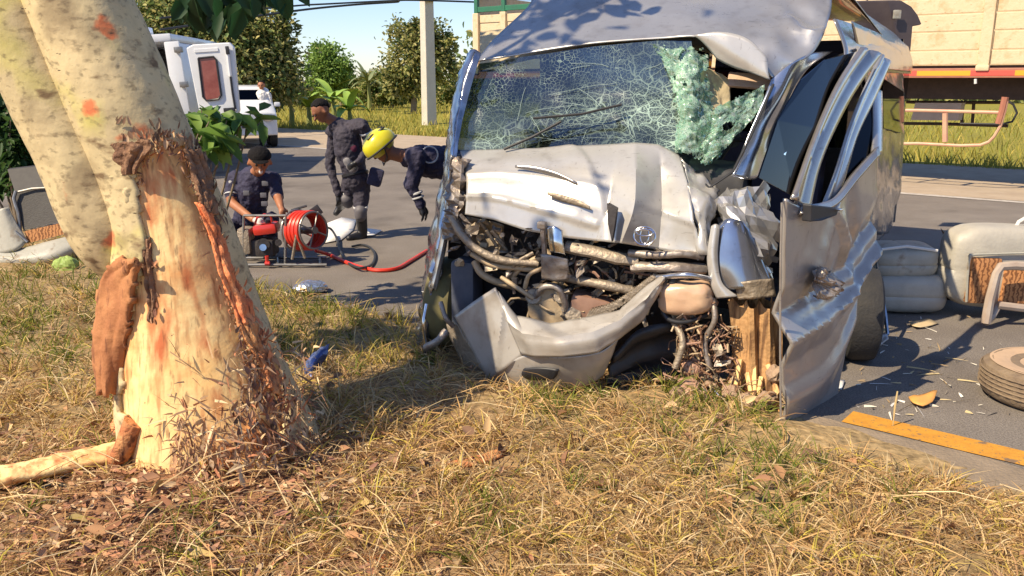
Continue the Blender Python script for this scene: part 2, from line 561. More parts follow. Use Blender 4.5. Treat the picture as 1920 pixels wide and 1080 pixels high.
m_dbark = mat('dark_inner_bark', srgb(92, 62, 46), .9, 0, srgb(160, 122, 92), 14, .9, 50, 9)
m_flap = mat('peeled_bark_inside', srgb(188, 130, 84), .85, 0, srgb(150, 94, 58), 5, .4, 30, 8)
over(m_flap, srgb(110, 66, 42), (14, .56, .70, (2.2, 2.2, .5)))
m_strip = mat('orange_inner_bark', srgb(206, 104, 60), .8, 0, srgb(238, 166, 110), 9, .6, 40, 9)
over(m_strip, srgb(128, 66, 40), (18, .56, .68, (2.5, 2.5, .45)))

TY = 3.86
def trunk_axis(sec):
    out = []
    for py, l, r in sec:
        c = PY((l + r) / 2, py, TY); dep = (c - _C).dot(_F)
        out.append((c, (r - l) / 2 / FPX * dep))
    return out
SEC1 = [(-560, -190, -40), (-330, -80, 92), (-140, 0, 180), (0, 52, 241), (100, 92, 286), (200, 132, 330), (300, 178, 372), (400, 212, 415), (480, 218, 446),
        (560, 224, 474), (640, 226, 508), (720, 230, 542), (800, 238, 578), (870, 235, 612), (940, 215, 650)]
SEC2 = [(-560, -480, -350), (-330, -300, -160), (-140, -160, -15), (0, -76, 92), (100, -18, 142), (200, 30, 190), (300, 78, 236), (400, 118, 274), (450, 146, 290), (500, 196, 300)]
def trunk_tube(sec, ns, nf, f=1.0, seed=0.0, amp=.05, lobes=0.0):
    A = trunk_axis(sec)
    C_ = [a[0] for a in A]; Rr = [Vector((a[1], 0, 0)) for a in A]
    vs = []
    for i in range(ns + 1):
        t = i / ns
        c = catmull(C_, t); r = catmull(Rr, t).x * f
        ax = (catmull(C_, min(1, t + .01)) - catmull(C_, max(0, t - .01))).normalized()
        a = ax.cross(Vector((0, 1, 0))).normalized()
        if a.x < 0: a = -a
        bb = ax.cross(a).normalized()
        if bb.y > 0: bb = -bb
        for k in range(nf):
            w = 2 * math.pi * k / nf
            d = a * math.cos(w) + bb * math.sin(w)
            p = c + d * r
            rr = 1 + amp * noise.noise(Vector((p.x * 4 + seed, p.y * 4, p.z * 1.6))) + amp * .35 * noise.noise(p * 14)
            if lobes:
                base = max(0, min(1, (t - .62) / .38))
                rr += lobes * base ** 1.5 * (math.sin(w * 5 + 1.1 + seed) * .5 + .35 * math.sin(w * 3 - .4))
            vs.append(c + d * r * rr)
    fs = [(i * nf + k, i * nf + (k + 1) % nf, (i + 1) * nf + (k + 1) % nf, (i + 1) * nf + k) for i in range(ns) for k in range(nf)]
    return vs, fs
def inpoly(x, y, P):
    c = False; j = len(P) - 1
    for i in range(len(P)):
        if (P[i][1] > y) != (P[j][1] > y) and x < (P[j][0] - P[i][0]) * (y - P[i][1]) / (P[j][1] - P[i][1]) + P[i][0]:
            c = not c
        j = i
    return c
tree = thing('leaning_tree', 'pale leaning roadside tree with torn bark and bare wood where the van struck it', 'tree', G(420, 880))
WOUND = [(252, 318), (276, 282), (310, 264), (346, 276), (368, 340), (392, 415), (416, 480), (436, 545), (446, 600), (486, 668), (526, 716), (540, 790), (520, 880),
         (470, 960), (250, 960), (232, 800), (218, 690), (226, 610), (246, 560), (262, 520), (268, 450), (256, 390)]
vs, fs = trunk_tube(SEC1, 150, 96, 1.0, 0, .05, .10)
m = MB(); keep = []
for f in fs:
    c = sum((vs[i] for i in f), Vector()) / 4
    if c.y < TY + .05:
        x, y = proj(c)
        x += 16 * noise.noise(Vector((c.x * 9, c.z * 7, 4))) + 7 * noise.noise(Vector((c.x * 30, c.z * 18, 4)))
        y += 26 * noise.noise(Vector((c.x * 16, c.z * 3, 9)))
        if inpoly(x, y, WOUND):
            continue
    keep.append(f)
m.add(vs, keep)
o = m.build('bark', m_bark, tree, smooth=True)
md = o.modifiers.new('thickness', 'SOLIDIFY'); md.thickness = .028; md.offset = -1
vs, fs = trunk_tube(SEC1, 110, 64, .93, 3.3, .035, .085)
m = MB(); m.add(vs, fs); m.build('bare_wood', m_wood, tree, smooth=True)
vs, fs = trunk_tube(SEC2, 80, 48, 1.0, 8.0, .045)
m = MB(); m.add(vs, fs); m.build('second_stem', m_bark, tree, smooth=True)
def surf_y(px, py):
    A = [s_ for s_ in SEC1]
    for (y0, l0, r0), (y1, l1, r1) in zip(A[:-1], A[1:]):
        if y0 <= py <= y1:
            t = (py - y0) / (y1 - y0); l = l0 + (l1 - l0) * t; r = r0 + (r1 - r0) * t; break
    k = (px - (l + r) / 2) / ((r - l) / 2); R0 = (r - l) / 2 / FPX * TY
    return TY - R0 * math.sqrt(max(.04, 1 - min(1, k * k)))
# ragged bark plates still clinging round the wound
def plate(name, L, Rr_, mat_, Y0, curl, parent, seed, thick=.02, nu=10, nv=28, rgh=1.0):
    rows = []
    for (a, b_) in zip(L, Rr_):
        mid = ((a[0] + b_[0]) / 2, (a[1] + b_[1]) / 2)
        q_ = TY - .24 - Y0                          # how far it stands off the wood
        rows.append([PY(x, y, surf_y(x, y) - .012 - k * curl - q_) for (x, y), k in ((a, .1), (mid, 1), (b_, .1))])
    return patch_obj(name, rows, mat_, parent, 18, 44, lambda u, v, p: rgh * .010 * nz(p, 13, seed) + rgh * .010 * nz(p, 34, seed) + rgh * .008 * math.sin(u * 17 + 4 * nz(p, 6, seed)), thick * .6, ragged=.07)
plate('bark_flap', [(236, 478), (196, 512), (182, 585), (176, 660), (188, 748)], [(264, 486), (252, 548), (244, 610), (234, 680), (212, 752)], m_flap, TY - .33, .06, tree, 1.0, .05, rgh=.45)
plate('bark_strip', [(366, 372), (392, 440), (410, 505), (432, 570), (446, 610)], [(384, 384), (418, 448), (438, 520), (468, 566), (482, 618)], m_strip, TY - .25, .02, tree, 2.0)
plate('bark_strip', [(436, 575), (446, 615), (470, 655), (488, 690), (498, 730)], [(478, 610), (492, 640), (512, 680), (524, 716), (530, 750)], m_torn, TY - .25, .02, tree, 3.0)
plate('bark_strip', [(190, 330), (186, 352), (196, 380), (204, 408), (214, 434)], [(236, 322), (248, 350), (258, 384), (262, 414), (250, 440)], m_bark, TY - .24, .03, tree, 4.0, .03)
None and plate('bark_strip', [(212, 450), (216, 480), (222, 506), (226, 530), (230, 560)], [(254, 446), (262, 480), (266, 510), (262, 540), (252, 572)], m_torn, TY - .25, .025, tree, 5.0, .03)
plate('bark_strip', [(266, 440), (262, 480), (266, 520), (272, 560), (278, 600)], [(280, 440), (286, 486), (290, 530), (292, 566), (286, 612)], m_dbark, TY - .235, .01, tree, 6.0, .02)
plate('bark_strip', [(340, 278), (352, 306), (362, 340), (372, 372), (384, 402)], [(372, 274), (388, 308), (396, 344), (402, 380), (408, 410)], m_dbark, TY - .245, .02, tree, 7.0, .03)
plate('bark_strip', [(206, 268), (204, 284), (214, 300), (222, 318), (230, 330)], [(262, 262), (292, 270), (276, 290), (262, 308), (254, 326)], m_dbark, TY - .245, .02, tree, 8.0, .02)
# torn fibres round the wound edges and shredded bark low down: far too many to count
fb = []; ft = []; fc = []
def surf(px, py, extra=0.0):
    A = trunk_axis(SEC1)
    return PY(px, py, TY - .30 - extra)
edge = WOUND[:14] + WOUND[18:]
for k in range(900):
    i = random.randrange(len(WOUND)); a = WOUND[i]; c = WOUND[(i + 1) % len(WOUND)]
    t = random.random(); px = a[0] + (c[0] - a[0]) * t + random.gauss(0, 9); py = a[1] + (c[1] - a[1]) * t + random.gauss(0, 12)
    if py > 860: continue
    Y = surf_y(px, py) + .004
    p = PY(px, py, Y)
    d = Vector((random.gauss(0, .3), random.gauss(-.12, .12), random.gauss(-.6, .6))).normalized() * random.uniform(.012, .045)
    fb.append(p); ft.append(p + d)
    fc.append(random.choice([(.42, .17, .09), (.30, .14, .08), (.55, .30, .16), (.22, .12, .08), (.62, .42, .24)]))
for k in range(800):
    px = random.uniform(235, 600); py = random.uniform(640, 880)
    if px < 300 + (py - 640) * .1 and random.random() < .8: continue
    if px < 450 and py < 760 and random.random() < .85: continue
    Y = surf_y(px, py) - .015
    p = PY(px, py, Y)
    d = Vector((random.gauss(0, .7), random.gauss(-.3, .3), random.gauss(-.1, .6))).normalized() * random.uniform(.03, .12)
    fb.append(p); ft.append(p + d)
    fc.append(random.choice([(.40, .17, .09), (.33, .17, .10), (.60, .40, .22), (.26, .16, .10), (.66, .50, .30), (.45, .30, .18)]))
m_attr = attr_mat('shredded_bark', .85)
fib = blade_mesh('bark_fibres', [tuple(p) for p in fb], [tuple(p) for p in ft], rng.uniform(.004, .013, len(fb)), np.array(fc), m_attr, .1, tree)
tag(fib, kind='stuff')
# flakes of broken bark lying over the torn zones
zones = [([(196, 236), (300, 224), (352, 240), (366, 280), (330, 262), (286, 276), (262, 312), (214, 300)], 70, [(.20, .12, .08), (.30, .19, .12), (.40, .27, .17), (.14, .09, .06)]),
         ([(346, 262), (378, 270), (404, 340), (424, 420), (400, 420), (372, 330)], 150, [(.16, .11, .08), (.24, .16, .11), (.34, .24, .16), (.12, .08, .06)]),
         ([(200, 440), (268, 430), (292, 480), (296, 600), (270, 640), (240, 560), (214, 520)], 170, [(.42, .20, .11), (.30, .13, .08), (.55, .31, .18), (.20, .09, .06)]),
         ([(372, 380), (402, 410), (440, 500), (486, 590), (520, 700), (540, 780), (500, 760), (450, 640), (416, 520)], 260, [(.58, .24, .12), (.66, .34, .18), (.44, .18, .10), (.30, .14, .09)]),
         ([(430, 600), (500, 650), (560, 740), (600, 860), (520, 880), (440, 870), (430, 760), (470, 700)], 420, [(.34, .17, .10), (.46, .26, .15), (.24, .13, .09), (.58, .40, .25), (.16, .10, .07)]),
         ([(236, 740), (300, 770), (420, 800), (480, 870), (300, 880), (246, 840)], 200, [(.52, .30, .16), (.62, .42, .25), (.36, .20, .12)])]
KB = []; KD = []; KN = []; KL = []; KC = []
for poly_, n_, pal_ in zones:
    xs_ = [q[0] for q in poly_]; ys_ = [q[1] for q in poly_]; c_ = 0
    while c_ < n_:
        x = random.uniform(min(xs_), max(xs_)); y = random.uniform(min(ys_), max(ys_))
        if not inpoly(x, y, poly_): continue
        c_ += 1; sy = surf_y(x, min(y, 930)); p = PY(x, y, sy - random.uniform(.0, .03)); KB.append(tuple(p))
        nrm_ = Vector((p.x - PY(300 + (y - 300) * .22, y, TY).x, sy - TY, random.gauss(0, .12))).normalized()
        KD.append(tuple(Vector((random.gauss(.12, .35), random.gauss(0, .15), random.choice([-1, 1, -1]))) + nrm_ * random.uniform(-.05, .15))); KN.append(tuple(nrm_ + Vector((random.gauss(0, .25), 0, random.gauss(0, .25)))))
        KL.append(random.uniform(.015, .055)); k_ = random.uniform(.7, 1.25); q_ = random.choice(pal_); KC.append((q_[0] * k_, q_[1] * k_, q_[2] * k_))
fl_ = leaf_mesh('bark_flakes', KB, KD, KN, KL, np.array(KL) * rng.uniform(.18, .5, len(KL)), np.array(KC), m_attr, tree, .15, .08)
tag(fl_, kind='stuff')
# surface roots
m = MB()
for pts, r in [([(300, 775), (318, 815), (338, 862), (350, 900)], .035), ([(345, 800), (352, 850), (352, 905)], .028)]:
    pass
for pts, r in [([(352, 770), (358, 815), (352, 865), (346, 905)], .026), ([(300, 760), (322, 800), (336, 838)], .022),
               ([(470, 800), (520, 850), (560, 880), (610, 890)], .05), ([(255, 790), (228, 850), (180, 880)], .045), ([(420, 820), (440, 870), (470, 905)], .04)]:
    m = MB()
    P = []
    for i, (x, y) in enumerate(pts):
        g = G(x, y, .0)
        yy = min(TY - .30, g.y + .03) if y < 870 else g.y
        P.append(PY(x, y, yy))
    m.tube(P, [r * 1.2, r, r * .8, r * .5][:len(P)], 9)
    m.build('root', m_wood if r < .03 else m_torn, tree, smooth=True)

# crown: mostly above the picture
m_leaf = attr_mat('leaf', .5, .4, .4)
limbs = MB(); tips = []
A1 = trunk_axis(SEC1)[0][0]; A2 = trunk_axis(SEC2)[0][0]
def limb(p, d, L, r, depth):
    r = r * .8
    pts = [p]; q = p.copy(); dd = d.normalized()
    for i in range(5):
        dd = (dd + Vector((random.gauss(0, .14), random.gauss(0, .14), random.gauss(.02, .08)))).normalized()
        q = q + dd * L / 5; pts.append(q.copy())
    limbs.tube(pts, [r * (1 - .13 * i) for i in range(6)], 7)
    tips.extend(pts[2:])
    if depth:
        for k in range(3):
            nd = (dd + Vector((random.gauss(0, .6), random.gauss(0, .6), random.gauss(.0, .4)))).normalized()
            limb(pts[random.choice([3, 4, 5])], nd, L * .68, r * .5, depth - 1)
tips1 = []
limb(A1, Vector((-.35, .55, 1)), 1.9, .13, 2)
limb(A1, Vector((.1, 1.0, .9)), 1.9, .09, 2)
limb(A2, Vector((-.6, .1, 1)), 1.8, .12, 2)
LB = []; LD = []; LN = []; LL = []; LC = []
def leaves_at(p, n, spread, size, pal, drop=.5):
    for _ in range(n):
        o_ = Vector((random.gauss(0, spread), random.gauss(0, spread), random.gauss(0, spread * .7)))
        LB.append(p + o_); d = Vector((random.gauss(0, .7), random.gauss(0, .7), random.gauss(-drop, .35)))
        LD.append(d); LN.append(Vector((random.gauss(0, .4), random.gauss(0, .4), 1)))
        LL.append(size * random.uniform(.7, 1.3)); c = random.choice(pal); k = random.uniform(.75, 1.25)
        LC.append((c[0] * k, c[1] * k, c[2] * k))
GP = [(.035, .085, .02), (.05, .11, .025), (.03, .07, .02), (.07, .13, .03)]
for t in tips:
    px_, py_ = proj(t)
    if 180 < px_ < 2200 and -30 < py_: continue
    if t.x > -.6: continue
    h_ = (t.z - 1.3) / math.tan(SUN_EL); sx_ = t.x + SH.x * h_; sy_ = t.y + SH.y * h_
    if -1.3 < sx_ < 1.9 and 4.0 < sy_ < 6.6 and random.random() < .95: continue      # leaves left out so their shadow stays off the van front
    leaves_at(t, 14, .22, .2, GP)
# the low branch whose big leaves hang into the picture
for P0, P1 in [((300, -330, 5.3), (420, -60, 5.6)), ((420, -60, 5.6), (520, -28, 5.8)), ((420, -60, 5.6), (380, -6, 5.5)), ((470, -44, 5.7), (465, 0, 5.6))]:
    a = PY(*P0); c = PY(*P1); mid = (a + c) / 2 + Vector((0, 0, .04))
    limbs.tube([a, mid, c], [.022, .018, .012], 6)
limbs.tube([A1, PY(120, -460, 4.9), PY(300, -330, 5.3)], [.06, .04, .024], 7)
for (x, y) in [(352, -5), (372, 2), (395, -8), (410, 6), (432, -6), (450, 4), (470, -10), (490, -12), (505, -4), (528, -6), (540, -14), (362, 20), (388, 16), (405, 24), (425, 20), (446, 18), (462, 12), (480, 6), (396, 34), (416, 40), (436, 36), (372, 34), (456, 30), (350, 14), (346, 30)]:
    for _ in range(3):
        p = PY(x + random.gauss(0, 8), y - 22 + random.gauss(0, 6), 5.6 + random.gauss(0, .15))
        LB.append(p); LD.append(Vector((random.gauss(0, .45), random.gauss(0, .4), -1))); LN.append(Vector((random.gauss(0, .6), -1, .3)))
        LL.append(random.uniform(.13, .2)); LC.append(random.choice([(.02, .07, .025), (.03, .09, .03), (.025, .06, .02)]))
cr = leaf_mesh('crown', [tuple(p) for p in LB], [tuple(p) for p in LD], [tuple(p) for p in LN], LL, np.array(LL) * .55, np.array(LC), m_leaf, tree)
limbs.build('limbs', m_bark, tree, smooth=True)
# ---------------------------------------------------------------- the wrecked van
_a = math.radians(30); _af = math.radians(17)
vu = Vector((math.cos(_a), -math.sin(_a), 0)); vb = Vector((math.sin(_a), math.cos(_a), 0))
fu = Vector((math.cos(_af), -math.sin(_af), 0)); fb_ = Vector((math.sin(_af), math.cos(_af), 0))
VRC = G(1462, 765)
VO = VRC - vu * 1.05
FO = VRC - fu * 1.0 + fb_ * 0.05
def V(px, py, ly):                 # a point of the crushed front, ly metres behind the bumper line
    return PL(px, py, FO + fb_ * ly, fb_)
def S(px, py, lx=1.05):            # a point of the flank
    return PL(px, py, VO + vu * lx, vu)
def Lv(lx, ly, z):                 # van coordinates
    return VO + vu * lx + vb * ly + Vector((0, 0, z))
DH = G(1468, 788, .03); DN = Vector((.72, -.694, 0)).normalized()
def D(px, py, off=0.0):            # the sprung door
    return PL(px, py, DH + DN * off, DN)

def paint(name, base, metal, rough, dirt=.35):
    m = mat(name, base, rough, metal, tuple(k * .86 for k in base), 2.5, 0, coat=.25)
    nt = m.node_tree; b = nt.nodes['Principled BSDF']
    over(m, (.26, .19, .12), (3.6, .50, .74), .30)
    over(m, (.12, .09, .065), (9, .56, .76), .28)
    over(m, (.10, .075, .055), (60, .64, .72, (1, 1, .35)), .4)
    over(m, (.07, .06, .05), (34, .67, .70, (.25, .25, 2.5)), .3)
    return m
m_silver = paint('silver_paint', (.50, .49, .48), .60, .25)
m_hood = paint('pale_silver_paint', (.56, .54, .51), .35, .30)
m_skytint = paint('sky_tinted_silver_paint', (.34, .36, .42), .85, .15)  # silver paint with the blue of reflected sky put into its colour
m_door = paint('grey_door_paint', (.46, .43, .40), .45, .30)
m_pillar = paint('pale_sky_tinted_silver_paint', (.56, .59, .66), .85, .18)  # lighter silver, its bluish base standing in for sky reflection
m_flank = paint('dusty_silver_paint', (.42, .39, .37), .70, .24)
m_bump = paint('scuffed_bumper_paint', (.46, .43, .39), .20, .38)
over(m_bump, (.20, .15, .10), (6, .52, .70), .45)
m_bare = mat('bent_bare_metal', (.40, .36, .32), .48, .55, (.24, .18, .14), 9, .4, 30)
m_rustm = mat('dirty_steel', (.30, .24, .18), .55, .5, (.42, .35, .26), 7, .5, 40)
m_black = mat('black_plastic', (.015, .015, .018), .5, 0, (.03, .03, .035), 12)
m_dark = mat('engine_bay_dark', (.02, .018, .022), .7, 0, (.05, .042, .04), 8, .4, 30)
m_chrome = mat('chrome', (.75, .76, .80), .14, 1.0, (.6, .6, .62), 20)
m_beigem = mat('tan_cast_metal', (.52, .40, .25), .6, .15, (.40, .29, .18), 9, .3, 30)
m_inter = mat('beige_headliner', (.55, .45, .28), .9, 0, (.44, .35, .20), 4, .3, 30)
m_intd = mat('dark_trim', (.03, .03, .035), .7, 0, (.05, .05, .055), 6)
m_rubber = mat('rubber', (.02, .02, .022), .8, 0, (.035, .032, .03), 15, .3, 60)
m_seatd = mat('navy_seat_cloth', (.03, .035, .07), .9, 0, (.05, .05, .09), 9)
m_wire = mat('cable_sheath', (.03, .03, .03), .5)
m_brass = mat('reddish_hose', (.34, .20, .14), .6, 0, (.24, .13, .09), 10)
m_pink = mat('dusty_pink_plastic', (.56, .36, .26), .65, 0, (.46, .31, .20), 6, .3, 30)

def cracked_glass(name, tint, refl, vscale, thr, crackcol, cloud=0.0, dens=False):
    m = glass_mat(name, tint, refl, .06)
    nt = m.node_tree; out = [n for n in nt.nodes if n.type == 'OUTPUT_MATERIAL'][0]
    old = out.inputs[0].links[0].from_socket
    tc = nt.nodes.new('ShaderNodeTexCoord')
    wn_ = nt.nodes.new('ShaderNodeTexNoise'); wn_.inputs['Scale'].default_value = 5
    nt.links.new(tc.outputs['Object'], wn_.inputs['Vector'])
    va = nt.nodes.new('ShaderNodeVectorMath'); va.operation = 'MULTIPLY_ADD'; va.inputs[1].default_value = (.12, .12, .12)
    nt.links.new(wn_.outputs['Color'], va.inputs[0]); nt.links.new(tc.outputs['Object'], va.inputs[2])
    vo = nt.nodes.new('ShaderNodeTexVoronoi'); vo.feature = 'DISTANCE_TO_EDGE'; vo.inputs['Scale'].default_value = vscale
    nt.links.new(va.outputs[0], vo.inputs['Vector'])
    lt = nt.nodes.new('ShaderNodeMapRange'); lt.inputs[1].default_value = thr; lt.inputs[2].default_value = thr * .3; 
    nt.links.new(vo.outputs['Distance'], lt.inputs[0])
    big = nt.nodes.new('ShaderNodeTexNoise'); big.inputs['Scale'].default_value = 2.6; big.inputs['Detail'].default_value = 4
    nt.links.new(tc.outputs['Object'], big.inputs['Vector'])
    br = nt.nodes.new('ShaderNodeMapRange'); br.inputs[1].default_value = .50; br.inputs[2].default_value = .66
    br.inputs[3].default_value = cloud
    nt.links.new(big.outputs['Fac'], br.inputs[0])
    mu = nt.nodes.new('ShaderNodeMath'); mu.operation = 'MULTIPLY'
    if dens:
        at_ = nt.nodes.new('ShaderNodeAttribute'); at_.attribute_name = 'col'
        v2 = nt.nodes.new('ShaderNodeTexVoronoi'); v2.feature = 'DISTANCE_TO_EDGE'; v2.inputs['Scale'].default_value = 13
        nt.links.new(va.outputs[0], v2.inputs['Vector'])
        l2 = nt.nodes.new('ShaderNodeMapRange'); l2.inputs[1].default_value = .05; l2.inputs[2].default_value = .012; nt.links.new(v2.outputs['Distance'], l2.inputs[0])
        mxx = nt.nodes.new('ShaderNodeMath'); mxx.operation = 'MAXIMUM'; nt.links.new(lt.outputs[0], mxx.inputs[0]); nt.links.new(l2.outputs[0], mxx.inputs[1])
        hz_ = nt.nodes.new('ShaderNodeMath'); hz_.operation = 'MULTIPLY_ADD'; hz_.inputs[1].default_value = .80; hz_.inputs[2].default_value = .16
        nt.links.new(mxx.outputs[0], hz_.inputs[0])
        ad_ = nt.nodes.new('ShaderNodeMath'); ad_.operation = 'MULTIPLY'; nt.links.new(at_.outputs['Fac'], ad_.inputs[0]); nt.links.new(hz_.outputs[0], ad_.inputs[1])
        mu.operation = 'MAXIMUM'
        m3 = nt.nodes.new('ShaderNodeMath'); m3.operation = 'MULTIPLY'; nt.links.new(lt.outputs[0], m3.inputs[0]); nt.links.new(br.outputs[0], m3.inputs[1])
        m4 = nt.nodes.new('ShaderNodeMath'); m4.operation = 'MULTIPLY'; m4.inputs[1].default_value = .5; nt.links.new(m3.outputs[0], m4.inputs[0])
        nt.links.new(m4.outputs[0], mu.inputs[0]); nt.links.new(ad_.outputs[0], mu.inputs[1])
    else:
        nt.links.new(lt.outputs[0], mu.inputs[0]); nt.links.new(br.outputs[0], mu.inputs[1])
    df = nt.nodes.new('ShaderNodeBsdfPrincipled'); df.inputs['Base Color'].default_value = (*crackcol, 1); df.inputs['Roughness'].default_value = .25
    mx = nt.nodes.new('ShaderNodeMixShader')
    nt.links.new(mu.outputs[0], mx.inputs[0]); nt.links.new(old, mx.inputs[1]); nt.links.new(df.outputs[0], mx.inputs[2])
    nt.links.new(mx.outputs[0], out.inputs[0])
    return m
m_ws = cracked_glass('cracked_windscreen', (.10, .15, .135), .10, 44, .045, (.40, .54, .46), 0, True)
m_shat = cracked_glass('shattered_green_glass', (.40, .66, .50), .12, 85, .42, (.52, .80, .60), .38)
_nt = m_shat.node_tree; _pr = [n for n in _nt.nodes if n.type == 'BSDF_PRINCIPLED'][0]
_vc = _nt.nodes.new('ShaderNodeTexVoronoi'); _vc.inputs['Scale'].default_value = 60
_tc = _nt.nodes.new('ShaderNodeTexCoord'); _nt.links.new(_tc.outputs['Object'], _vc.inputs['Vector'])
_rp = _nt.nodes.new('ShaderNodeValToRGB'); _rp.color_ramp.elements[0].color = (.36, .62, .44, 1); _rp.color_ramp.elements[1].color = (.90, .98, .90, 1)
_e = _rp.color_ramp.elements.new(.55); _e.color = (.58, .82, .62, 1)
_out = [n for n in _nt.nodes if n.type == 'OUTPUT_MATERIAL'][0]; _os = _out.inputs[0].links[0].from_socket
_trn = _nt.nodes.new('ShaderNodeBsdfTransparent'); _trn.inputs[0].default_value = (.80, .96, .86, 1); _mx = _nt.nodes.new('ShaderNodeMixShader'); _mx.inputs[0].default_value = .22
_nt.links.new(_os, _mx.inputs[1]); _nt.links.new(_trn.outputs[0], _mx.inputs[2]); _nt.links.new(_mx.outputs[0], _out.inputs[0])
_nt.links.new(_vc.outputs['Color'], _rp.inputs[0]); _nt.links.new(_rp.outputs[0], _pr.inputs['Base Color'])
m_side = glass_mat('dark_side_glass', (.05, .06, .10), -.03, .03)
m_crack = mat('crack_edges', (.42, .54, .48), .3)

van = thing('wrecked_van', 'silver passenger van with crushed front and shattered windscreen resting on the verge', 'van', VO)
P_ = lambda rows, f: [[f(*q) for q in r] for r in rows]
# roof: domed front and the long part behind
roof_rows = [[Lv(-1.02, 5.0, 2.12), Lv(-.75, 5.0, 2.32), Lv(-.3, 5.0, 2.40), Lv(.3, 5.0, 2.40), Lv(.75, 5.0, 2.32), Lv(1.0, 5.0, 2.12)],
             [Lv(-1.05, 3.4, 2.14), Lv(-.8, 3.4, 2.42), Lv(-.3, 3.4, 2.50), Lv(.3, 3.4, 2.50), Lv(.75, 3.4, 2.38), Lv(1.02, 3.4, 2.10)],
             [V(1050, -62, 1.75), V(1150, -74, 1.75), V(1260, -78, 1.75), V(1380, -74, 1.75), V(1490, -58, 1.75), V(1575, -30, 1.75)],
             [V(990, 14, 1.25), V(1100, -8, 1.3), V(1230, -10, 1.3), V(1350, -4, 1.28), V(1480, 6, 1.22), V(1556, 28, 1.15)],
             [V(928, 72, .95), V(1080, 48, .98), V(1220, 36, .98), V(1330, 36, .92), V(1450, 66, .88), V(1530, 92, .85)],
             [V(893, 116, .72), V(1075, 86, .74), V(1230, 73, .74), V(1310, 69, .72), V(1385, 96, .72), V(1452, 148, .68)]]
def roofd(u, v, p):
    k = max(0, min(1, (v - .35) * 3)) 
    r = max(0, u - .58) * 2.4
    return k * (.010 * nz(p, 3.0, 2) + r * .24 * crumple(p, 3.4, 1.0))
patch_obj('roof', roof_rows, m_silver, van, 60, 60, roofd, .008)
# dented header panel hanging at the corner
patch_obj('header_panel', [[V(1300, 66, .66), V(1350, 60, .64), V(1400, 72, .62), V(1440, 110, .60)],
                           [V(1318, 80, .66), V(1362, 92, .62), V(1404, 112, .60), V(1440, 132, .58)],
                           [V(1345, 112, .66), V(1380, 128, .63), V(1412, 138, .60), V(1444, 150, .58)]], m_hood, van, 16, 10, lambda u, v, p: .012 * crumple(p, 9, 2), .008)
# windscreen
ws_rows = [[V(898, 120, .71), V(1000, 104, .74), V(1100, 90, .76), V(1230, 77, .75), V(1296, 76, .74)],
           [V(876, 172, .60), V(985, 166, .65), V(1100, 160, .68), V(1220, 150, .68), V(1302, 150, .68)],
           [V(860, 226, .48), V(980, 226, .53), V(1100, 222, .56), V(1205, 216, .56), V(1296, 216, .58)],
           [V(851, 284, .36), V(980, 280, .40), V(1100, 276, .43), V(1195, 270, .43), V(1278, 290, .44)]]
def wsd(u, v, p):
    return .022 * nz(p, 3.2, 4) - .05 * math.sin(math.pi * v) * u * u + .035 * crumple(p, 5, 3) * (0.3 + v) + .02 * crumple(p, 11, 5) * max(0, u - .5)
ws = patch_obj('windscreen', ws_rows, m_ws, van, 60, 40, wsd, 0.0)
_ca = ws.data.color_attributes.new('col', 'FLOAT_COLOR', 'POINT')
for j in range(41):
    for i in range(61):
        u = i / 60; v = j / 40
        d_ = max(0, min(1, (u - .42) / .55)) ** 1.3 * (.45 + .55 * min(1, v * 1.6)) + .8 * math.exp(-((u - .10) / .12) ** 2 - ((v - .92) / .16) ** 2) + .45 * math.exp(-((v - .66 + .2 * u) / .18) ** 2) * min(1, u * 2)
        d_ = max(0, min(1, d_ * (1 + .8 * noise.noise(Vector((u * 7, v * 5, 1))))))
        _ca.data[j * 61 + i].color = (d_, d_, d_, 1)
# crack lines: fine white threads lying on the glass
cm = MB()
def wpt(u, v):
    cols = [catmull(r, u) for r in ws_rows]; p = catmull(cols, v)
    return p - fb_ * .012 + Vector((0, 0, .004))
for k in range(60):
    u = random.betavariate(2.2, 1.4); v = random.betavariate(2.6, 1.5)
    ang = random.choice([random.gauss(-.45, .2), random.gauss(-.45, .2), random.gauss(.1, .25), random.gauss(1.3, .5)])
    n = random.randint(4, 9); P = []
    for i in range(n):
        if not (0.01 < u < .99 and .02 < v < .98): break
        P.append(wpt(u, v) - fb_ * wsd(u, v, wpt(u, v)) * 0.5)
        st = random.uniform(.02, .045); ang += random.gauss(0, .13)
        u += math.cos(ang) * st; v += math.sin(ang) * st * 1.6
    if len(P) > 2:
        cm.tube(P, random.uniform(.0006, .0014), 4)
co = cm.build('crack_lines', m_crack, ws); tag(co, kind='stuff')
# the shattered sheet hanging on the right
sh1 = [[V(1215, 77, .74), V(1256, 76, .73), V(1296, 80, .72), V(1330, 92, .74)],
       [V(1244, 130, .68), V(1276, 128, .64), V(1304, 134, .66), V(1334, 150, .74)],
       [V(1262, 195, .58), V(1288, 195, .53), V(1312, 200, .56), V(1344, 205, .70)],
       [V(1262, 250, .48), V(1290, 255, .44), V(1320, 258, .48), V(1362, 250, .58)],
       [V(1268, 292, .42), V(1292, 300, .38), V(1316, 312, .40), V(1344, 322, .46)]]
patch_obj('shattered_glass', sh1, m_shat, van, 40, 70, lambda u, v, p: .10 * crumple(p, 8, 2) + .035 * crumple(p, 24, 1), 0.002, smooth=False, ragged=.12, holes=.5)
sh2 = [[V(1296, 240, .44), V(1326, 210, .46), V(1368, 182, .52), V(1410, 164, .58), V(1442, 152, .62)],
       [V(1306, 290, .42), V(1338, 262, .44), V(1378, 228, .50), V(1414, 200, .56), V(1434, 182, .58)],
       [V(1318, 316, .41), V(1344, 296, .42), V(1378, 262, .46), V(1408, 228, .52), V(1426, 204, .55)]]
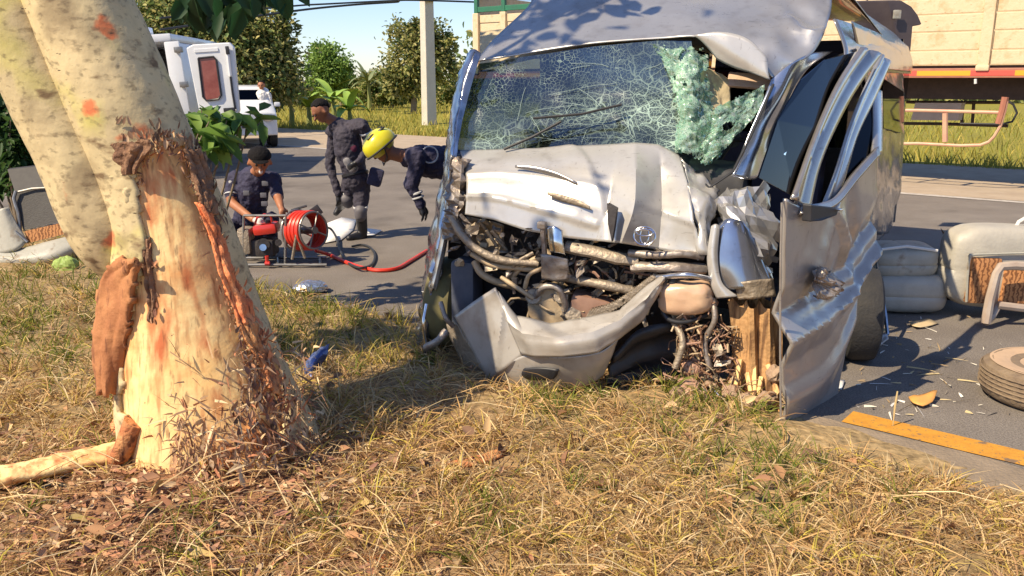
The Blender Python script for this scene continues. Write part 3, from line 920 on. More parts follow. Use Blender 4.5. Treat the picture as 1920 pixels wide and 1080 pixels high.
patch_obj('shattered_glass', sh2, m_shat, van, 64, 32, lambda u, v, p: .09 * crumple(p, 9, 6) + .035 * crumple(p, 26, 1), 0.002, smooth=False, ragged=.14, holes=.5)
sh3 = [[V(1306, 120, .76), V(1330, 130, .80), V(1352, 140, .84), V(1366, 150, .86)],
       [V(1314, 165, .72), V(1336, 172, .78), V(1356, 178, .82), V(1368, 184, .84)],
       [V(1322, 205, .66), V(1340, 210, .70), V(1358, 204, .76), V(1372, 200, .78)]]
patch_obj('shattered_glass', sh3, m_inter, van, 16, 14, lambda u, v, p: .05 * crumple(p, 11, 4), .004)
# headliner, visor and the things behind the broken screen
patch_obj('headliner', [[V(900, 60, 1.7), V(1200, 30, 1.8), V(1500, 60, 1.7)], [V(900, 130, 1.1), V(1200, 80, 1.15), V(1450, 130, 1.1)]], m_inter, van, 10, 6)
m = MB(); c = V(1404, 152, .86)
m.box(c, (.26, .03, .10), Matrix.Rotation(-_af, 3, 'Z') @ Matrix.Rotation(-.5, 3, 'X') @ Matrix.Rotation(.08, 3, 'Y'), .012)
m.build('sun_visor', m_pink, van, True)
patch_obj('dashboard', [[V(855, 300, .75), V(1000, 285, .85), V(1150, 285, .85), V(1330, 300, .80), V(1440, 310, .75)],
                        [V(850, 300, .50), V(1000, 288, .50), V(1150, 285, .50), V(1290, 305, .50), V(1400, 330, .45)],
                        [V(850, 420, .50), V(1000, 420, .52), V(1150, 420, .52), V(1320, 430, .50), V(1420, 430, .45)]], m_intd, van, 24, 12, lambda u, v, p: .03 * nz(p, 5, 1))
m = MB(); sc = V(1375, 262, 1.0)
m.torus(sc, fb_ * -.8 + Vector((0, 0, .6)), .18, .016, 28, 8); m.cyl(sc, sc + fb_ * .1, .05, .05, 12)
for w in (0, 2.1, 4.2):
    e = sc + (fu * math.cos(w) + Vector((0, 0, 1)) * math.sin(w)) * .17
    m.cyl(sc, e, .014, .012, 6)
m.build('steering_wheel', m_black, van, True)
for lx in (-.75, .1, .62):
    m = MB(); m.box(Lv(lx, 1.75, 1.10), (.5, .16, .66), Matrix.Rotation(-_a, 3, 'Z') @ Matrix.Rotation(-.18, 3, 'X'), .06)
    m.box(Lv(lx, 1.55, .74), (.52, .5, .16), Matrix.Rotation(-_a, 3, 'Z'), .06)
    s_ = m.build('front_seat', m_seatd, van, True)
    m = MB(); m.box(Lv(lx, 1.86, 1.55), (.26, .1, .18), Matrix.Rotation(-_a, 3, 'Z'), .045); m.build('headrest', m_seatd, s_, True)

# left pillar and the torn left door edge
lp = [[V(876, 100, .72), V(888, 92, .62), V(902, 100, .60)], [V(856, 160, .62), V(868, 158, .50), V(882, 168, .50)],
      [V(842, 226, .52), V(854, 224, .40), V(866, 232, .40)], [V(834, 290, .46), V(845, 288, .32), V(856, 292, .30)],
      [V(824, 360, .42), V(838, 352, .27), V(850, 350, .28)], [V(806, 440, .40), V(822, 440, .22), V(838, 440, .25)],
      [V(794, 520, .38), V(808, 522, .18), V(826, 526, .22)], [V(786, 600, .36), V(798, 602, .16), V(814, 604, .20)],
      [V(782, 668, .34), V(790, 672, .14), V(802, 672, .18)]]
patch_obj('left_door_edge', lp, m_skytint, van, 14, 70, lambda u, v, p: .06 * crumple(p, 9, 1) * (.15 + v * 1.2) + .008 * nz(p, 22, 3), .008)
patch_obj('door_trim', [[V(846, 290, .16), V(852, 294, .24), V(858, 300, .26)], [V(838, 370, .22), V(846, 372, .20), V(852, 376, .22)],
                        [V(826, 450, .18), V(832, 452, .15), V(838, 456, .18)], [V(806, 540, .14), V(812, 540, .11), V(818, 546, .14)]], m_silver, van, 6, 30, lambda u, v, p: .01 * crumple(p, 14, 5))
inner = [[V(848, 296, .20), V(864, 294, .12), V(882, 302, .20)], [V(842, 350, .18), V(860, 350, .08), V(882, 352, .16)],
         [V(834, 400, .16), V(856, 402, .05), V(880, 404, .14)], [V(824, 446, .16), V(848, 452, .04), V(872, 448, .14)]]
patch_obj('crumpled_inner_fender', inner, m_bare, van, 9, 22, lambda u, v, p: .05 * nz(p, 16, 7) + .06 * nz(p, 37, 2), .005, smooth=False)

# bonnet
HR = [[(862, 282, .36), (930, 280, .39), (1000, 279, .40), (1090, 274, .41), (1150, 270, .41), (1190, 268, .40), (1235, 272, .42), (1274, 292, .42)],
      [(873, 318, .16), (940, 312, .18), (1010, 312, .18), (1090, 316, .18), (1150, 322, .16), (1192, 328, .10), (1240, 336, .26), (1290, 346, .18)],
      [(875, 360, .04), (940, 360, .04), (1010, 366, .04), (1090, 376, .02), (1140, 388, .02), (1188, 392, -.09), (1240, 396, .12), (1300, 402, .02)],
      [(872, 402, 0), (925, 412, -.01), (985, 432, -.02), (1060, 446, -.03), (1120, 452, -.03), (1165, 456, -.12), (1235, 468, .04), (1318, 482, -.02)]]
hr_ = P_(HR, V)
hood_rows = [[catmull([r[c] for r in hr_], j / 14) for c in range(8)] for j in range(15)]
def hoodd(u, v, p):
    w = .006 * nz(p, 4, 1)
    w += .014 * crease(u - .40 - .22 * v, .02, .10) + .012 * crease(v - .55 - .5 * (u - .6), .03, .10) * max(0, u - .5) * 2
    for v0, a_ in ((.42, .010), (.74, .012)):
        if u < .55:
            w += a_ * math.exp(-((v - v0 - .25 * max(0, u - .1)) / .03) ** 2)
    w += .012 * crumple(p, 7, 2) * max(0, u - .58) * 2
    return w
hood = patch_obj('bonnet', hood_rows, m_hood, van, 84, 42, hoodd, .008, lin=True)
def hpt(u, v, off=.004):
    cols = [catmull(r, u) for r in hood_rows]; p = catmull(cols, v)
    return p
def strip_on(name, pts, w, material, off):
    """a narrow raised strip following pixel points (px, py, ly)"""
    m = MB(); rows = []
    for i, (x, y, ly) in enumerate(pts):
        k = w * math.sin(math.pi * (i + .6) / (len(pts) + .2))
        rows.append([V(x, y - k / 2, ly - off), V(x, y + k / 2, ly - off)])
    m.add(*patch(rows, 2, 16)); return m.build(name, material, hood, True, .006)
strip_on('bonnet_slot', [(966, 312, .165), (1000, 316, .16), (1040, 326, .14), (1082, 344, .10)], 11, m_flank, .035)
strip_on('bonnet_slot', [(1026, 362, .05), (1050, 370, .045), (1080, 379, .04), (1106, 390, .02)], 13, m_rustm, .045)
m = MB(); m.poly([V(1138, 382, -.13), V(1156, 392, -.14), V(1152, 424, -.15), V(1147, 454, -.16), V(1140, 420, -.14)], fb_ * .06); m.build('bonnet_shade_patch', m_dark, hood)  # dark patch laid on the bonnet in place of a shaded gap
right_rows = [[V(1274, 290, .42), V(1300, 312, .42), V(1330, 332, .40), V(1352, 348, .40)],
              [V(1286, 346, .22), V(1310, 356, .20), V(1332, 366, .22), V(1346, 380, .26)],
              [V(1296, 400, .06), V(1312, 404, .04), V(1328, 412, .08), V(1336, 420, .14)],
              [V(1312, 486, .0), V(1318, 488, -.01), V(1326, 490, .02), V(1332, 488, .08)]]
patch_obj('torn_bonnet_side', right_rows, m_hood, van, 20, 26, lambda u, v, p: .12 * crumple(p, 9, 3), .007, ragged=.06)
# emblem: an upright small ellipse and a wide one inside a ring
ec = V(1208, 443, -.15); en = (-fb_ + Vector((0, 0, .25))).normalized()
m = MB(); m.torus(ec, en, .060, .0065, 32, 8, .84, fu)
e2 = m.build('emblem', m_chrome, hood, True)
for R0, sq, dz in ((.024, 1.9, .002), (.046, .40, .020)):
    m = MB(); m.torus(ec + Vector((0, 0, dz)), en, R0, .0048, 28, 8, sq, fu); m.build('emblem_loop', m_chrome, e2, True)

# right pillar, fender and bent panels
patch_obj('right_pillar', [[V(1446, 150, .64), V(1484, 118, .70), V(1520, 100, .85), V(1560, 96, 1.0)],
                           [V(1430, 190, .56), V(1462, 176, .62), V(1486, 152, .72), V(1506, 138, .80)],
                           [V(1402, 256, .46), V(1428, 250, .52), V(1446, 238, .60), V(1458, 232, .64)],
                           [V(1372, 330, .36), V(1396, 336, .40), V(1412, 336, .46), V(1420, 332, .50)]], m_pillar, van, 14, 40, lambda u, v, p: .006 * nz(p, 6, 2), .012)
m = MB(); m.tube([V(1450, 158, .60), V(1432, 200, .52), V(1406, 258, .42), V(1374, 322, .34), V(1330, 352, .32), V(1296, 322, .40)], .008, 6); m.build('windscreen_seal', m_black, van, True)
fr = [[V(1362, 336, .36), V(1392, 340, .40), V(1424, 352, .46), V(1450, 380, .50)],
      [V(1344, 380, .26), V(1376, 372, .24), V(1416, 384, .30), V(1456, 410, .42)],
      [V(1336, 420, .20), V(1380, 420, .10), V(1426, 430, .18), V(1460, 450, .34)],
      [V(1338, 470, .16), V(1384, 470, .06), V(1430, 480, .14), V(1462, 490, .28)],
      [V(1350, 540, .16), V(1390, 545, .08), V(1430, 540, .14), V(1462, 535, .26)]]
patch_obj('crumpled_fender', fr, m_silver, van, 13, 17, lambda u, v, p: .08 * nz(p, 9, 3) + .03 * nz(p, 25, 5), .005, smooth=False, ragged=.08)
patch_obj('fender_panel', [[V(1344, 424, .04), V(1366, 410, .02), V(1388, 414, .03), V(1404, 430, .06)],
                           [V(1336, 470, .00), V(1372, 462, -.02), V(1404, 466, .0), V(1424, 478, .05)],
                           [V(1334, 512, -.02), V(1376, 510, -.05), V(1412, 512, -.03), V(1440, 516, .03)],
                           [V(1340, 546, -.02), V(1380, 542, -.06), V(1416, 540, -.04), V(1446, 536, .02)]], m_skytint, van, 18, 18, lambda u, v, p: .004 * nz(p, 8, 2), .008)
patch_obj('fender_lip', [[V(1334, 424, .0), V(1342, 420, -.01), V(1350, 424, .0)], [V(1326, 480, -.03), V(1336, 478, -.05), V(1346, 480, -.03)],
                         [V(1332, 530, -.05), V(1344, 528, -.07), V(1354, 530, -.06)], [V(1344, 560, -.05), V(1362, 558, -.08), V(1384, 556, -.06)]], m_hood, van, 10, 24)
patch_obj('fender_liner', [[V(1376, 530, -.05), V(1410, 526, -.06), V(1450, 522, .0)], [V(1384, 562, -.04), V(1420, 560, -.05), V(1456, 556, .0)]], m_rustm, van, 10, 8, lambda u, v, p: .02 * nz(p, 14, 1))
# flank
sd = [[S(1596, 40), S(1640, 62), S(1690, 96)], [S(1622, 150), S(1660, 156), S(1694, 180)], [S(1640, 260), S(1664, 268), S(1693, 296)],
      [S(1640, 360), S(1660, 372), S(1680, 390)], [S(1632, 440), S(1648, 440), S(1666, 438)]]
patch_obj('side_panel', sd, m_flank, van, 24, 40, lambda u, v, p: .12 * crumple(p, 3.6, 2) * v + .01 * nz(p, 6, 1), .01)
up = [[Lv(.98, 1.0, 2.16), Lv(1.0, 2.2, 2.16), Lv(1.01, 3.4, 2.14), Lv(1.0, 5.0, 2.12)], [Lv(1.06, 1.0, 1.98), Lv(1.07, 2.2, 1.98), Lv(1.07, 3.4, 1.98), Lv(1.05, 5.0, 1.98)],
      [Lv(1.06, .95, 1.86), Lv(1.08, 2.2, 1.86), Lv(1.08, 3.4, 1.86), Lv(1.05, 5.0, 1.86)]]
patch_obj('side_header', up, m_flank, van, 30, 8, lambda u, v, p: .008 * nz(p, 4, 1), .01)
m = MB(); m.poly([S(1652, 146, 1.075), S(1692, 172, 1.075), S(1692, 250, 1.075), S(1654, 240, 1.075)], vu * .012); m.build('rear_side_window', m_side, van)
# door
dr = P_([[(1472, 372), (1510, 392), (1550, 392), (1600, 336), (1642, 286)],
         [(1468, 450), (1510, 455), (1555, 450), (1600, 430), (1642, 392)],
         [(1467, 540), (1510, 545), (1552, 545), (1594, 526), (1638, 470)],
         [(1466, 640), (1505, 640), (1545, 634), (1580, 600), (1606, 556)],
         [(1466, 730), (1500, 730), (1535, 722), (1560, 700), (1584, 654)],
         [(1468, 800), (1495, 808), (1520, 804), (1546, 780), (1568, 742)]], lambda x, y: D(x, y, 0))
def doord(u, v, p):
    k = max(0, 1 - abs(v - .38) * 2.4)
    f = .055 * crease(v - .60 + .20 * u, .10, .05) - .05 * crease(v - .50 + .25 * u, .05, .10) + .03 * crease(v - .86 + .18 * u, .12, .08)
    f += (.05 * crease(u - .62 - .5 * (v - .2), .10, .03) - .05 * crease(u - .76 - .3 * (v - .2), .05, .09) + .035 * crease(u - .42 + .6 * (v - .25), .05, .08)) * max(0, 1 - abs(v - .22) * 3.4)
    return .05 * crumple(p, 5.0, 3) * k * min(1, u * 3) + f + .004 * nz(p, 6, 2)
door = patch_obj('front_door', dr, m_door, van, 46, 66, doord, .02)
m = MB(); m.tube([D(1466, 380, .01), D(1464, 470, .012), D(1463, 560, .012), D(1463, 660, .012), D(1464, 796, .012)], .0055, 6); m.build('door_hem', m_door, door, True)
patch_obj('door_frame', [[D(1612, 90, -.20), D(1632, 94, -.20), D(1650, 102, -.21)], [D(1572, 150, -.15), D(1588, 156, -.14), D(1604, 166, -.16)],
                         [D(1540, 216, -.10), D(1552, 224, -.09), D(1566, 236, -.11)], [D(1508, 298, -.04), D(1520, 304, -.03), D(1534, 312, -.05)],
                         [D(1482, 372, 0), D(1498, 384, .01), D(1516, 394, 0)]], m_flank, door, 8, 40, lambda u, v, p: .014 * math.sin(u * 9.4), .02)
patch_obj('door_frame', [[D(1650, 102, -.24), D(1660, 108, -.24), D(1668, 118, -.25)], [D(1618, 168, -.18), D(1628, 174, -.17), D(1640, 184, -.19)],
                         [D(1590, 240, -.10), D(1598, 246, -.09), D(1606, 254, -.11)], [D(1566, 318, -.03), D(1574, 322, -.02), D(1584, 328, -.04)],
                         [D(1540, 384, 0), D(1552, 390, .01), D(1566, 388, 0)]], m_silver, door, 8, 40, lambda u, v, p: .010 * math.sin(u * 9.4), .016)
patch_obj('door_frame', [[D(1636, 168, -.2), D(1644, 168, -.2), D(1652, 172, -.2)], [D(1636, 230, -.12), D(1644, 230, -.11), D(1653, 232, -.12)], [D(1634, 290, -.02), D(1644, 290, -.01), D(1652, 288, -.02)]], m_silver, door, 6, 18, None, .016)
patch_obj('window_belt', [[D(1500, 388, .01), D(1560, 372, .02), D(1602, 322, .01), D(1644, 276, 0)], [D(1500, 402, .025), D(1562, 388, .035), D(1606, 338, .03), D(1646, 292, .02)]], m_flank, door, 20, 4, None, .03)
m = MB(); m.poly([D(1420, 332, -.03), D(1456, 226, -.10), D(1500, 150, -.18), D(1545, 112, -.22), D(1600, 98, -.24), D(1560, 172, -.16), D(1526, 240, -.09), D(1486, 368, -.02)], DN * .008); m.build('door_window', m_side, door)
m = MB(); m.poly([D(1592, 262, -.10), D(1634, 170, -.22), D(1638, 174, -.22), D(1638, 284, -.04), D(1572, 372, -.02), D(1560, 372, -.02)], DN * .006); m.build('quarter_window', m_side, door)
m = MB(); m.tube([V(1412, 336, .48), V(1446, 240, .62), V(1490, 160, .78), V(1546, 116, .95), V(1604, 94, 1.2)], .012, 6); m.build('door_seal', m_black, van, True)
m = MB(); m.poly([D(1504, 382, .03), D(1556, 388, .05), D(1552, 402, .05), D(1524, 412, .05), D(1502, 414, .03)], DN * .05); m.build('mirror_base', m_black, door, bevel=.006)
m = MB(); m.box(D(1563, 392, .08), (.09, .03, .012), Matrix.Rotation(-.8, 3, 'Z'), .004); m.build('door_handle', m_chrome, door, True)
patch_obj('torn_door_skin', [[D(1528, 500, .05), D(1546, 490, .07), D(1566, 510, .06)], [D(1520, 540, .05), D(1548, 530, .09), D(1580, 545, .06)], [D(1536, 572, .04), D(1560, 560, .07), D(1586, 560, .04)]], m_bare, door, 22, 20, lambda u, v, p: .16 * crumple(p, 18, 3), .004, smooth=False, ragged=.2)
# sill trim hanging loose
m = MB(); m.tube([S(1640, 470, 1.12), PY(1648, 520, 5.9), PY(1660, 590, 5.7), PY(1664, 628, 5.6)], .013, 6); m.build('hanging_sill_trim', m_chrome, van, True)
patch_obj('sill_bracket', [[PY(1626, 640, 5.5), PY(1644, 630, 5.5), PY(1664, 626, 5.5)], [PY(1632, 660, 5.45), PY(1648, 650, 5.45), PY(1666, 636, 5.45)]], m_hood, van, 8, 6, lambda u, v, p: .02 * crumple(p, 20, 1), .01)
# wheels
def wheel(name, c, ax, r, w, parent, tyre_mat=m_rubber, label=None):
    m = MB(); ax = Vector(ax).normalized(); a = ax.orthogonal().normalized(); b2 = ax.cross(a)
    prof = [(-.5, .62), (-.5, .86), (-.42, .96), (-.2, 1.0), (.2, 1.0), (.42, .96), (.5, .86), (.5, .62)]
    n = 36; vs = []; fs = []
    for k in range(n):
        t = 2 * math.pi * k / n; d = a * math.cos(t) + b2 * math.sin(t)
        for (x, rr) in prof: vs.append(Vector(c) + ax * x * w + d * r * rr)
    M_ = len(prof)
    for k in range(n):
        for j in range(M_):
            fs.append((k * M_ + j, k * M_ + (j + 1) % M_, ((k + 1) % n) * M_ + (j + 1) % M_, ((k + 1) % n) * M_ + j))
    m.add(vs, fs); t = m.build('tyre', tyre_mat, parent, True)
    m = MB(); m.cyl(Vector(c) - ax * w * .3, Vector(c) + ax * w * .3, r * .63, r * .63, 24)
    m.cyl(Vector(c) + ax * w * .3, Vector(c) + ax * w * .42, r * .2, r * .16, 12); m.build('rim', m_rustm, t, True)
    return t
wheel('wheel', PY(1614, 588, 5.42), vu * .96 + vb * .28, .31, .2, van)
wheel('wheel', Lv(.88, 4.0, .33), vu, .33, .2, van)
wheel('wheel', Lv(-.88, 4.0, .33), vu, .33, .2, van)
wl = V(846, 540, .45); wl.z = .33
wheel('wheel', wl, fu, .31, .2, van, mat('dusty_tyre', (.17, .15, .06), .9, 0, (.12, .10, .05), 8))
# the rest of the body, out of sight from the front
m = MB(); m.poly([Lv(-1.06, .9, .35), Lv(-1.06, 5.0, .35), Lv(-1.06, 5.0, 1.15), Lv(-1.06, .9, 1.15)], vu * .03); m.build('left_side_panel', m_flank, van)
for k in range(5):
    y0 = 1.1 + k * .97
    m = MB(); m.box(Lv(-1.05, y0, 1.63), (.03, .1, 1.0), Matrix.Rotation(-_a, 3, 'Z')); m.build('window_pillar', m_flank, van)
m = MB(); m.poly([Lv(-1.045, 1.0, 1.15), Lv(-1.045, 5.0, 1.15), Lv(-1.0, 5.0, 2.12), Lv(-1.0, 1.0, 2.12)], vu * .006); m.build('left_window', m_side, van)
m = MB(); m.poly([Lv(-1.05, 5.0, .35), Lv(1.05, 5.0, .35), Lv(1.05, 5.0, 1.1), Lv(-1.05, 5.0, 1.1)], vb * .05); m.build('tailgate', m_flank, van)
m = MB(); m.poly([Lv(-1.0, 5.01, 1.1), Lv(1.0, 5.01, 1.1), Lv(.95, 5.0, 2.2), Lv(-.95, 5.0, 2.2)], vb * .02); m.build('rear_window', m_side, van)
m = MB(); m.poly([Lv(-1.05, .8, .32), Lv(1.03, .8, .32), Lv(1.03, 5.0, .32), Lv(-1.05, 5.0, .32)], Vector((0, 0, .06))); m.build('floor_pan', m_dark, van)
m = MB(); m.poly([Lv(1.02, 1.5, .35), Lv(1.02, 5.0, .35), Lv(1.02, 5.0, 1.12), Lv(1.02, 1.5, 1.12)], vu * .02); m.build('lower_side_panel', m_flank, van)
m = MB(); m.poly([Lv(1.03, 1.5, 1.14), Lv(1.03, 5.0, 1.14), Lv(1.03, 5.0, 1.86), Lv(1.03, 1.5, 1.86)], vu * .006); m.build('side_window', m_side, van)

# ---- the opened front
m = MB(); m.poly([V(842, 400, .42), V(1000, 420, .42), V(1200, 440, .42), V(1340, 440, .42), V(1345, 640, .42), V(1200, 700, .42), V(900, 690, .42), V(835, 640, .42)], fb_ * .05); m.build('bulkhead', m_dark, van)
patch_obj('lamp_bucket', [[V(874, 404, .12), V(905, 412, .16), V(945, 422, .16)], [V(878, 440, .10), V(905, 440, .22), V(945, 450, .22)], [V(896, 470, .06), V(920, 474, .10), V(955, 474, .12)]], m_rustm, van, 14, 14, lambda u, v, p: .012 * nz(p, 16, 3), .006)
m = MB()
for (x0, y0, x1, y1, r) in [(898, 415, 912, 432, .014), (906, 412, 916, 420, .018), (912, 432, 932, 462, .012), (922, 432, 944, 458, .014), (898, 446, 906, 442, .020), (930, 448, 950, 468, .010)]:
    m.cyl(V(x0, y0, .06), V(x1, y1, .10), r, r * .8, 10)
m.build('bulb_holder', m_rustm, van, True)
def bar(name, pts, r, material, sq=1.0):
    m = MB(); P = [V(*q) for q in pts]
    m.tube([catmull(P, i / 14) for i in range(15)], [r * (1 + .18 * nz(catmull(P, i / 14), 20, 1)) for i in range(15)], 9, True, sq); return m.build(name, material, van, True)
bar('bent_rail', [(846, 408, .02), (866, 440, -.02), (892, 466, -.03), (940, 488, -.02), (1010, 494, .02)], .024, m_rustm)
bar('bent_rail', [(884, 476, .02), (920, 496, .0), (960, 502, .02), (1010, 506, .04)], .017, m_beigem)
bar('bent_rail', [(890, 490, .06), (902, 512, .04), (930, 528, .06), (966, 536, .1)], .024, m_beigem)
bar('crossmember', [(1062, 462, .0), (1110, 472, -.02), (1160, 484, -.02), (1196, 488, .0)], .040, m_rustm, .8)
bar('crossmember', [(1058, 520, .04), (1110, 530, .0), (1160, 540, .0), (1196, 548, .04)], .028, m_rustm)
bar('crossmember', [(1180, 474, -.02), (1230, 478, -.06), (1280, 476, -.06), (1318, 482, .0)], .022, m_bare)
bar('crossmember', [(1186, 500, -.01), (1230, 500, -.05), (1280, 502, -.05), (1322, 504, .02)], .034, m_bare, .8)
bar('coolant_pipe', [(1000, 560, .02), (1020, 538, -.01), (1046, 540, -.02), (1058, 566, -.01), (1060, 590, .02)], .020, m_bare)
bar('coolant_pipe', [(940, 520, .02), (970, 540, -.02), (1000, 560, .0)], .014, m_beigem)
bar('coolant_pipe', [(960, 520, .05), (985, 495, .02), (1010, 482, .02), (1016, 480, .04)], .016, m_beigem)
bar('coolant_pipe', [(950, 512, .03), (975, 488, .0), (1000, 474, .02)], .012, m_rustm)
bar('coolant_pipe', [(984, 540, .0), (992, 516, -.03), (1012, 505, -.02), (1026, 500, .02)], .013, m_beigem)
# upright chrome bracket with plates
m = MB()
m.box(V(1016, 422, -.06), (.05, .05, .04), Matrix.Rotation(-_af, 3, 'Z'), .008); m.tube([V(1017, 424, -.06), V(1021, 470, -.06), V(1020, 518, -.04)], .017, 6)
m.build('latch_post', m_bare, van, True)
patch_obj('latch_plate', [[V(1026, 426, -.08), V(1040, 424, -.09), V(1054, 432, -.07)], [V(1028, 450, -.09), V(1042, 450, -.10), V(1056, 456, -.08)], [V(1032, 474, -.09), V(1044, 474, -.10), V(1060, 478, -.08)]], m_chrome, van, 10, 12, lambda u, v, p: .008 * nz(p, 14, 2), .006)
patch_obj('latch_plate', [[V(1014, 476, -.07), V(1040, 480, -.09), V(1064, 486, -.07)], [V(1016, 500, -.06), V(1040, 502, -.08), V(1066, 506, -.06)], [V(1016, 522, -.05), V(1040, 526, -.06), V(1064, 524, -.05)]], m_bare, van, 12, 10, lambda u, v, p: .012 * nz(p, 20, 2), .006)
# loose wires and hoses
hz = random.Random(5)
wires = MB()
for k in range(46):
    x = hz.uniform(940, 1250); y = hz.uniform(470, 600); P = []
    if x > 1100 and y > 560: continue
    for i in range(4):
        P.append(V(x, y, hz.uniform(.0, .25))); x += hz.gauss(8, 24); y += hz.gauss(4, 16)
    wires.tube([catmull(P, i / 8) for i in range(9)], hz.uniform(.004, .011), 5)
    wires.mi = hz.choice([0, 0, 1, 2, 2])
o = wires.build('wiring', [m_wire, m_brass, m_beigem], van, True); tag(o, kind='stuff')
# torn brackets and plates among the wires
sc_ = MB()
for k in range(150):
    x = hz.uniform(850, 1330); y = hz.uniform(410, 600)
    if x < 1010 and y > 560 - (1010 - x) * .2: continue
    if y < 404 + (x - 870) * .17: continue
    if x > 1240 and y < 495: continue
    c_ = V(x, y, hz.uniform(.0, .24)); sc_.mi = hz.choice([0, 0, 1, 1, 2, 3, 4])
    rt_ = Matrix.Rotation(hz.uniform(0, 6.3), 3, 'Y') @ Matrix.Rotation(hz.gauss(0, .6), 3, 'X')
    if hz.random() < .6: sc_.box(c_, (hz.uniform(.02, .09), hz.uniform(.008, .03), hz.uniform(.012, .04)), rt_, .003)
    else: sc_.cyl(c_, c_ + rt_ @ Vector((0, -.03, hz.uniform(.0, .05))), hz.uniform(.008, .022), None, 9)
for k in range(120):
    x = hz.uniform(846, 1325); y = hz.uniform(412, 606)
    if x < 1000 and y > 556 - (1000 - x) * .3: continue
    if y < 408 + (x - 870) * .17 or (x > 1240 and y < 495): continue
    c_ = V(x, y, hz.uniform(-.04, .12)); sc_.mi = hz.choice([0, 1, 1, 2, 3, 3]); w_ = hz.uniform(.015, .05); h_ = hz.uniform(.01, .035)
    e1 = (fu * hz.gauss(1, .3) + Vector((0, 0, hz.gauss(0, .6)))).normalized() * w_; e2 = (Vector((0, 0, 1)) + fu * hz.gauss(0, .6) - fb_ * hz.gauss(0, .5)).normalized() * h_
    vv = [c_ + e1 * i_ + e2 * j_ + fb_ * hz.gauss(0, .014) for j_ in (-1, 0, 1) for i_ in (-1, 0, 1)]
    sc_.add(vv, [(0, 1, 4, 3), (1, 2, 5, 4), (3, 4, 7, 6), (4, 5, 8, 7)])
o = sc_.build('broken_brackets', [m_rustm, m_bare, m_beigem, m_dark, m_black], van); tag(o, kind='stuff')
# engine
m = MB(); ecx = V(1028, 580, .02)
m.cyl(ecx, ecx + fb_ * .22, .135, .13, 14); m.build('alternator', m_beigem, van, True, bevel=.012)
for (x, y, r, L) in [(1000, 556, .05, .1), (1052, 556, .045, .12), (1075, 590, .05, .08)]:
    m = MB(); m.cyl(V(x, y, .0), V(x, y, .12), r, r * .9, 14); m.build('pulley', m_rustm, van, True, bevel=.006)
m = MB(); m.box(V(1110, 575, .12), (.26, .2, .16), Matrix.Rotation(-_af + .1, 3, 'Z') @ Matrix.Rotation(.2, 3, 'Y'), .03); m.build('engine_block', m_brass, van, True)
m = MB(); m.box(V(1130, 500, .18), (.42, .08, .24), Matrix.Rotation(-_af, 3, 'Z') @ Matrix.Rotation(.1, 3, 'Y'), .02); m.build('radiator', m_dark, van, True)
# ribbed undertray edge along the bumper
rb = MB()
for i in range(24):
    t = i / 23
    P = [V(1108, 588, -.02), V(1150, 574, -.04), V(1190, 548, -.04), V(1226, 520, -.02)]
    p = catmull(P, t)
    rb.box(p, (.03, .05, .05), Matrix.Rotation(-_af, 3, 'Z') @ Matrix.Rotation(.5, 3, 'Y'), .004)
o = rb.build('broken_rib', m_rustm, van); tag(o, kind='stuff')
m_tank = mat('amber_tank_plastic', (.56, .34, .22), .28, 0, (.66, .46, .30), 5, .1, 20, coat=.4)
def sq_(d, p=4.0):
    return 1.0 / (abs(d.x) ** p + abs(d.y) ** p + abs(d.z) ** p) ** (1 / p)
m = MB(); m.ell(V(1286, 556, -.02), (.15, .10, .095), Matrix.Rotation(-_af, 3, 'Z') @ Matrix.Rotation(-.08, 3, 'Y'), 36, 24, lambda d: sq_(d) * (1 + .07 * noise.noise(d * 2.3) + .03 * noise.noise(d * 6))); m.build('washer_tank', m_tank, van, True)
m = MB(); m.cyl(V(1262, 530, -.06), V(1262, 518, -.06), .028, .024, 14); m.build('tank_neck', m_black, van, True)
bar('coolant_pipe', [(1236, 560, -.04), (1250, 596, -.08), (1284, 604, -.08), (1326, 590, -.02)], .014, m_black)
bar('bent_bracket', [(1232, 520, -.06), (1290, 516, -.12), (1336, 524, -.04)], .016, m_pillar)
bar('bent_bracket', [(1336, 560, -.04), (1340, 600, -.08), (1322, 640, -.06), (1330, 690, -.08)], .017, m_bare)
bar('bent_bracket', [(1262, 600, -.04), (1280, 640, -.10), (1266, 690, -.12)], .020, m_rustm)
m = MB(); m.box(V(876, 545, .22), (.16, .2, .42), Matrix.Rotation(-_af, 3, 'Z'), .03); m.build('battery_box', mat('blue_grey_plastic', (.05, .06, .09), .5, 0, (.09, .10, .13), 8), van, True)
for pts, r, mm in [([(838, 620, .0), (820, 640, -.04), (800, 652, .0)], .026, m_bare), ([(850, 612, .0), (836, 596, -.03), (826, 566, .0)], .016, m_bare), ([(800, 648, .02), (794, 610, .0), (800, 570, .05)], .012, m_chrome)]:
    bar('bent_bracket', pts, r, mm)
# fallen bumper
bumper = patch_obj('bumper', [[V(853, 592, -.10), V(892, 563, -.14), V(929, 539, -.16)], [V(885, 655, -.14), V(925, 622, -.20), V(962, 600, -.20)], [V(917, 714, -.16), V(950, 690, -.24), V(980, 666, -.26)]], m_bump, van, 20, 20, lambda u, v, p: .004 * nz(p, 5, 1) + .016 * crease(u + v - 1.25, .04, .25), .012)
lip = [[V(929, 540, -.16), V(968, 592, -.18), V(1030, 606, -.22), V(1103, 595, -.22), V(1163, 582, -.18), V(1214, 534, -.12), V(1246, 512, -.06)],
       [V(950, 602, -.22), V(984, 632, -.30), V(1042, 640, -.36), V(1112, 630, -.36), V(1164, 606, -.30), V(1210, 566, -.22), V(1246, 524, -.12)],
       [V(974, 664, -.26), V(1004, 668, -.32), V(1056, 668, -.36), V(1121, 660, -.34), V(1163, 632, -.28), V(1204, 598, -.20), V(1242, 540, -.12)]]
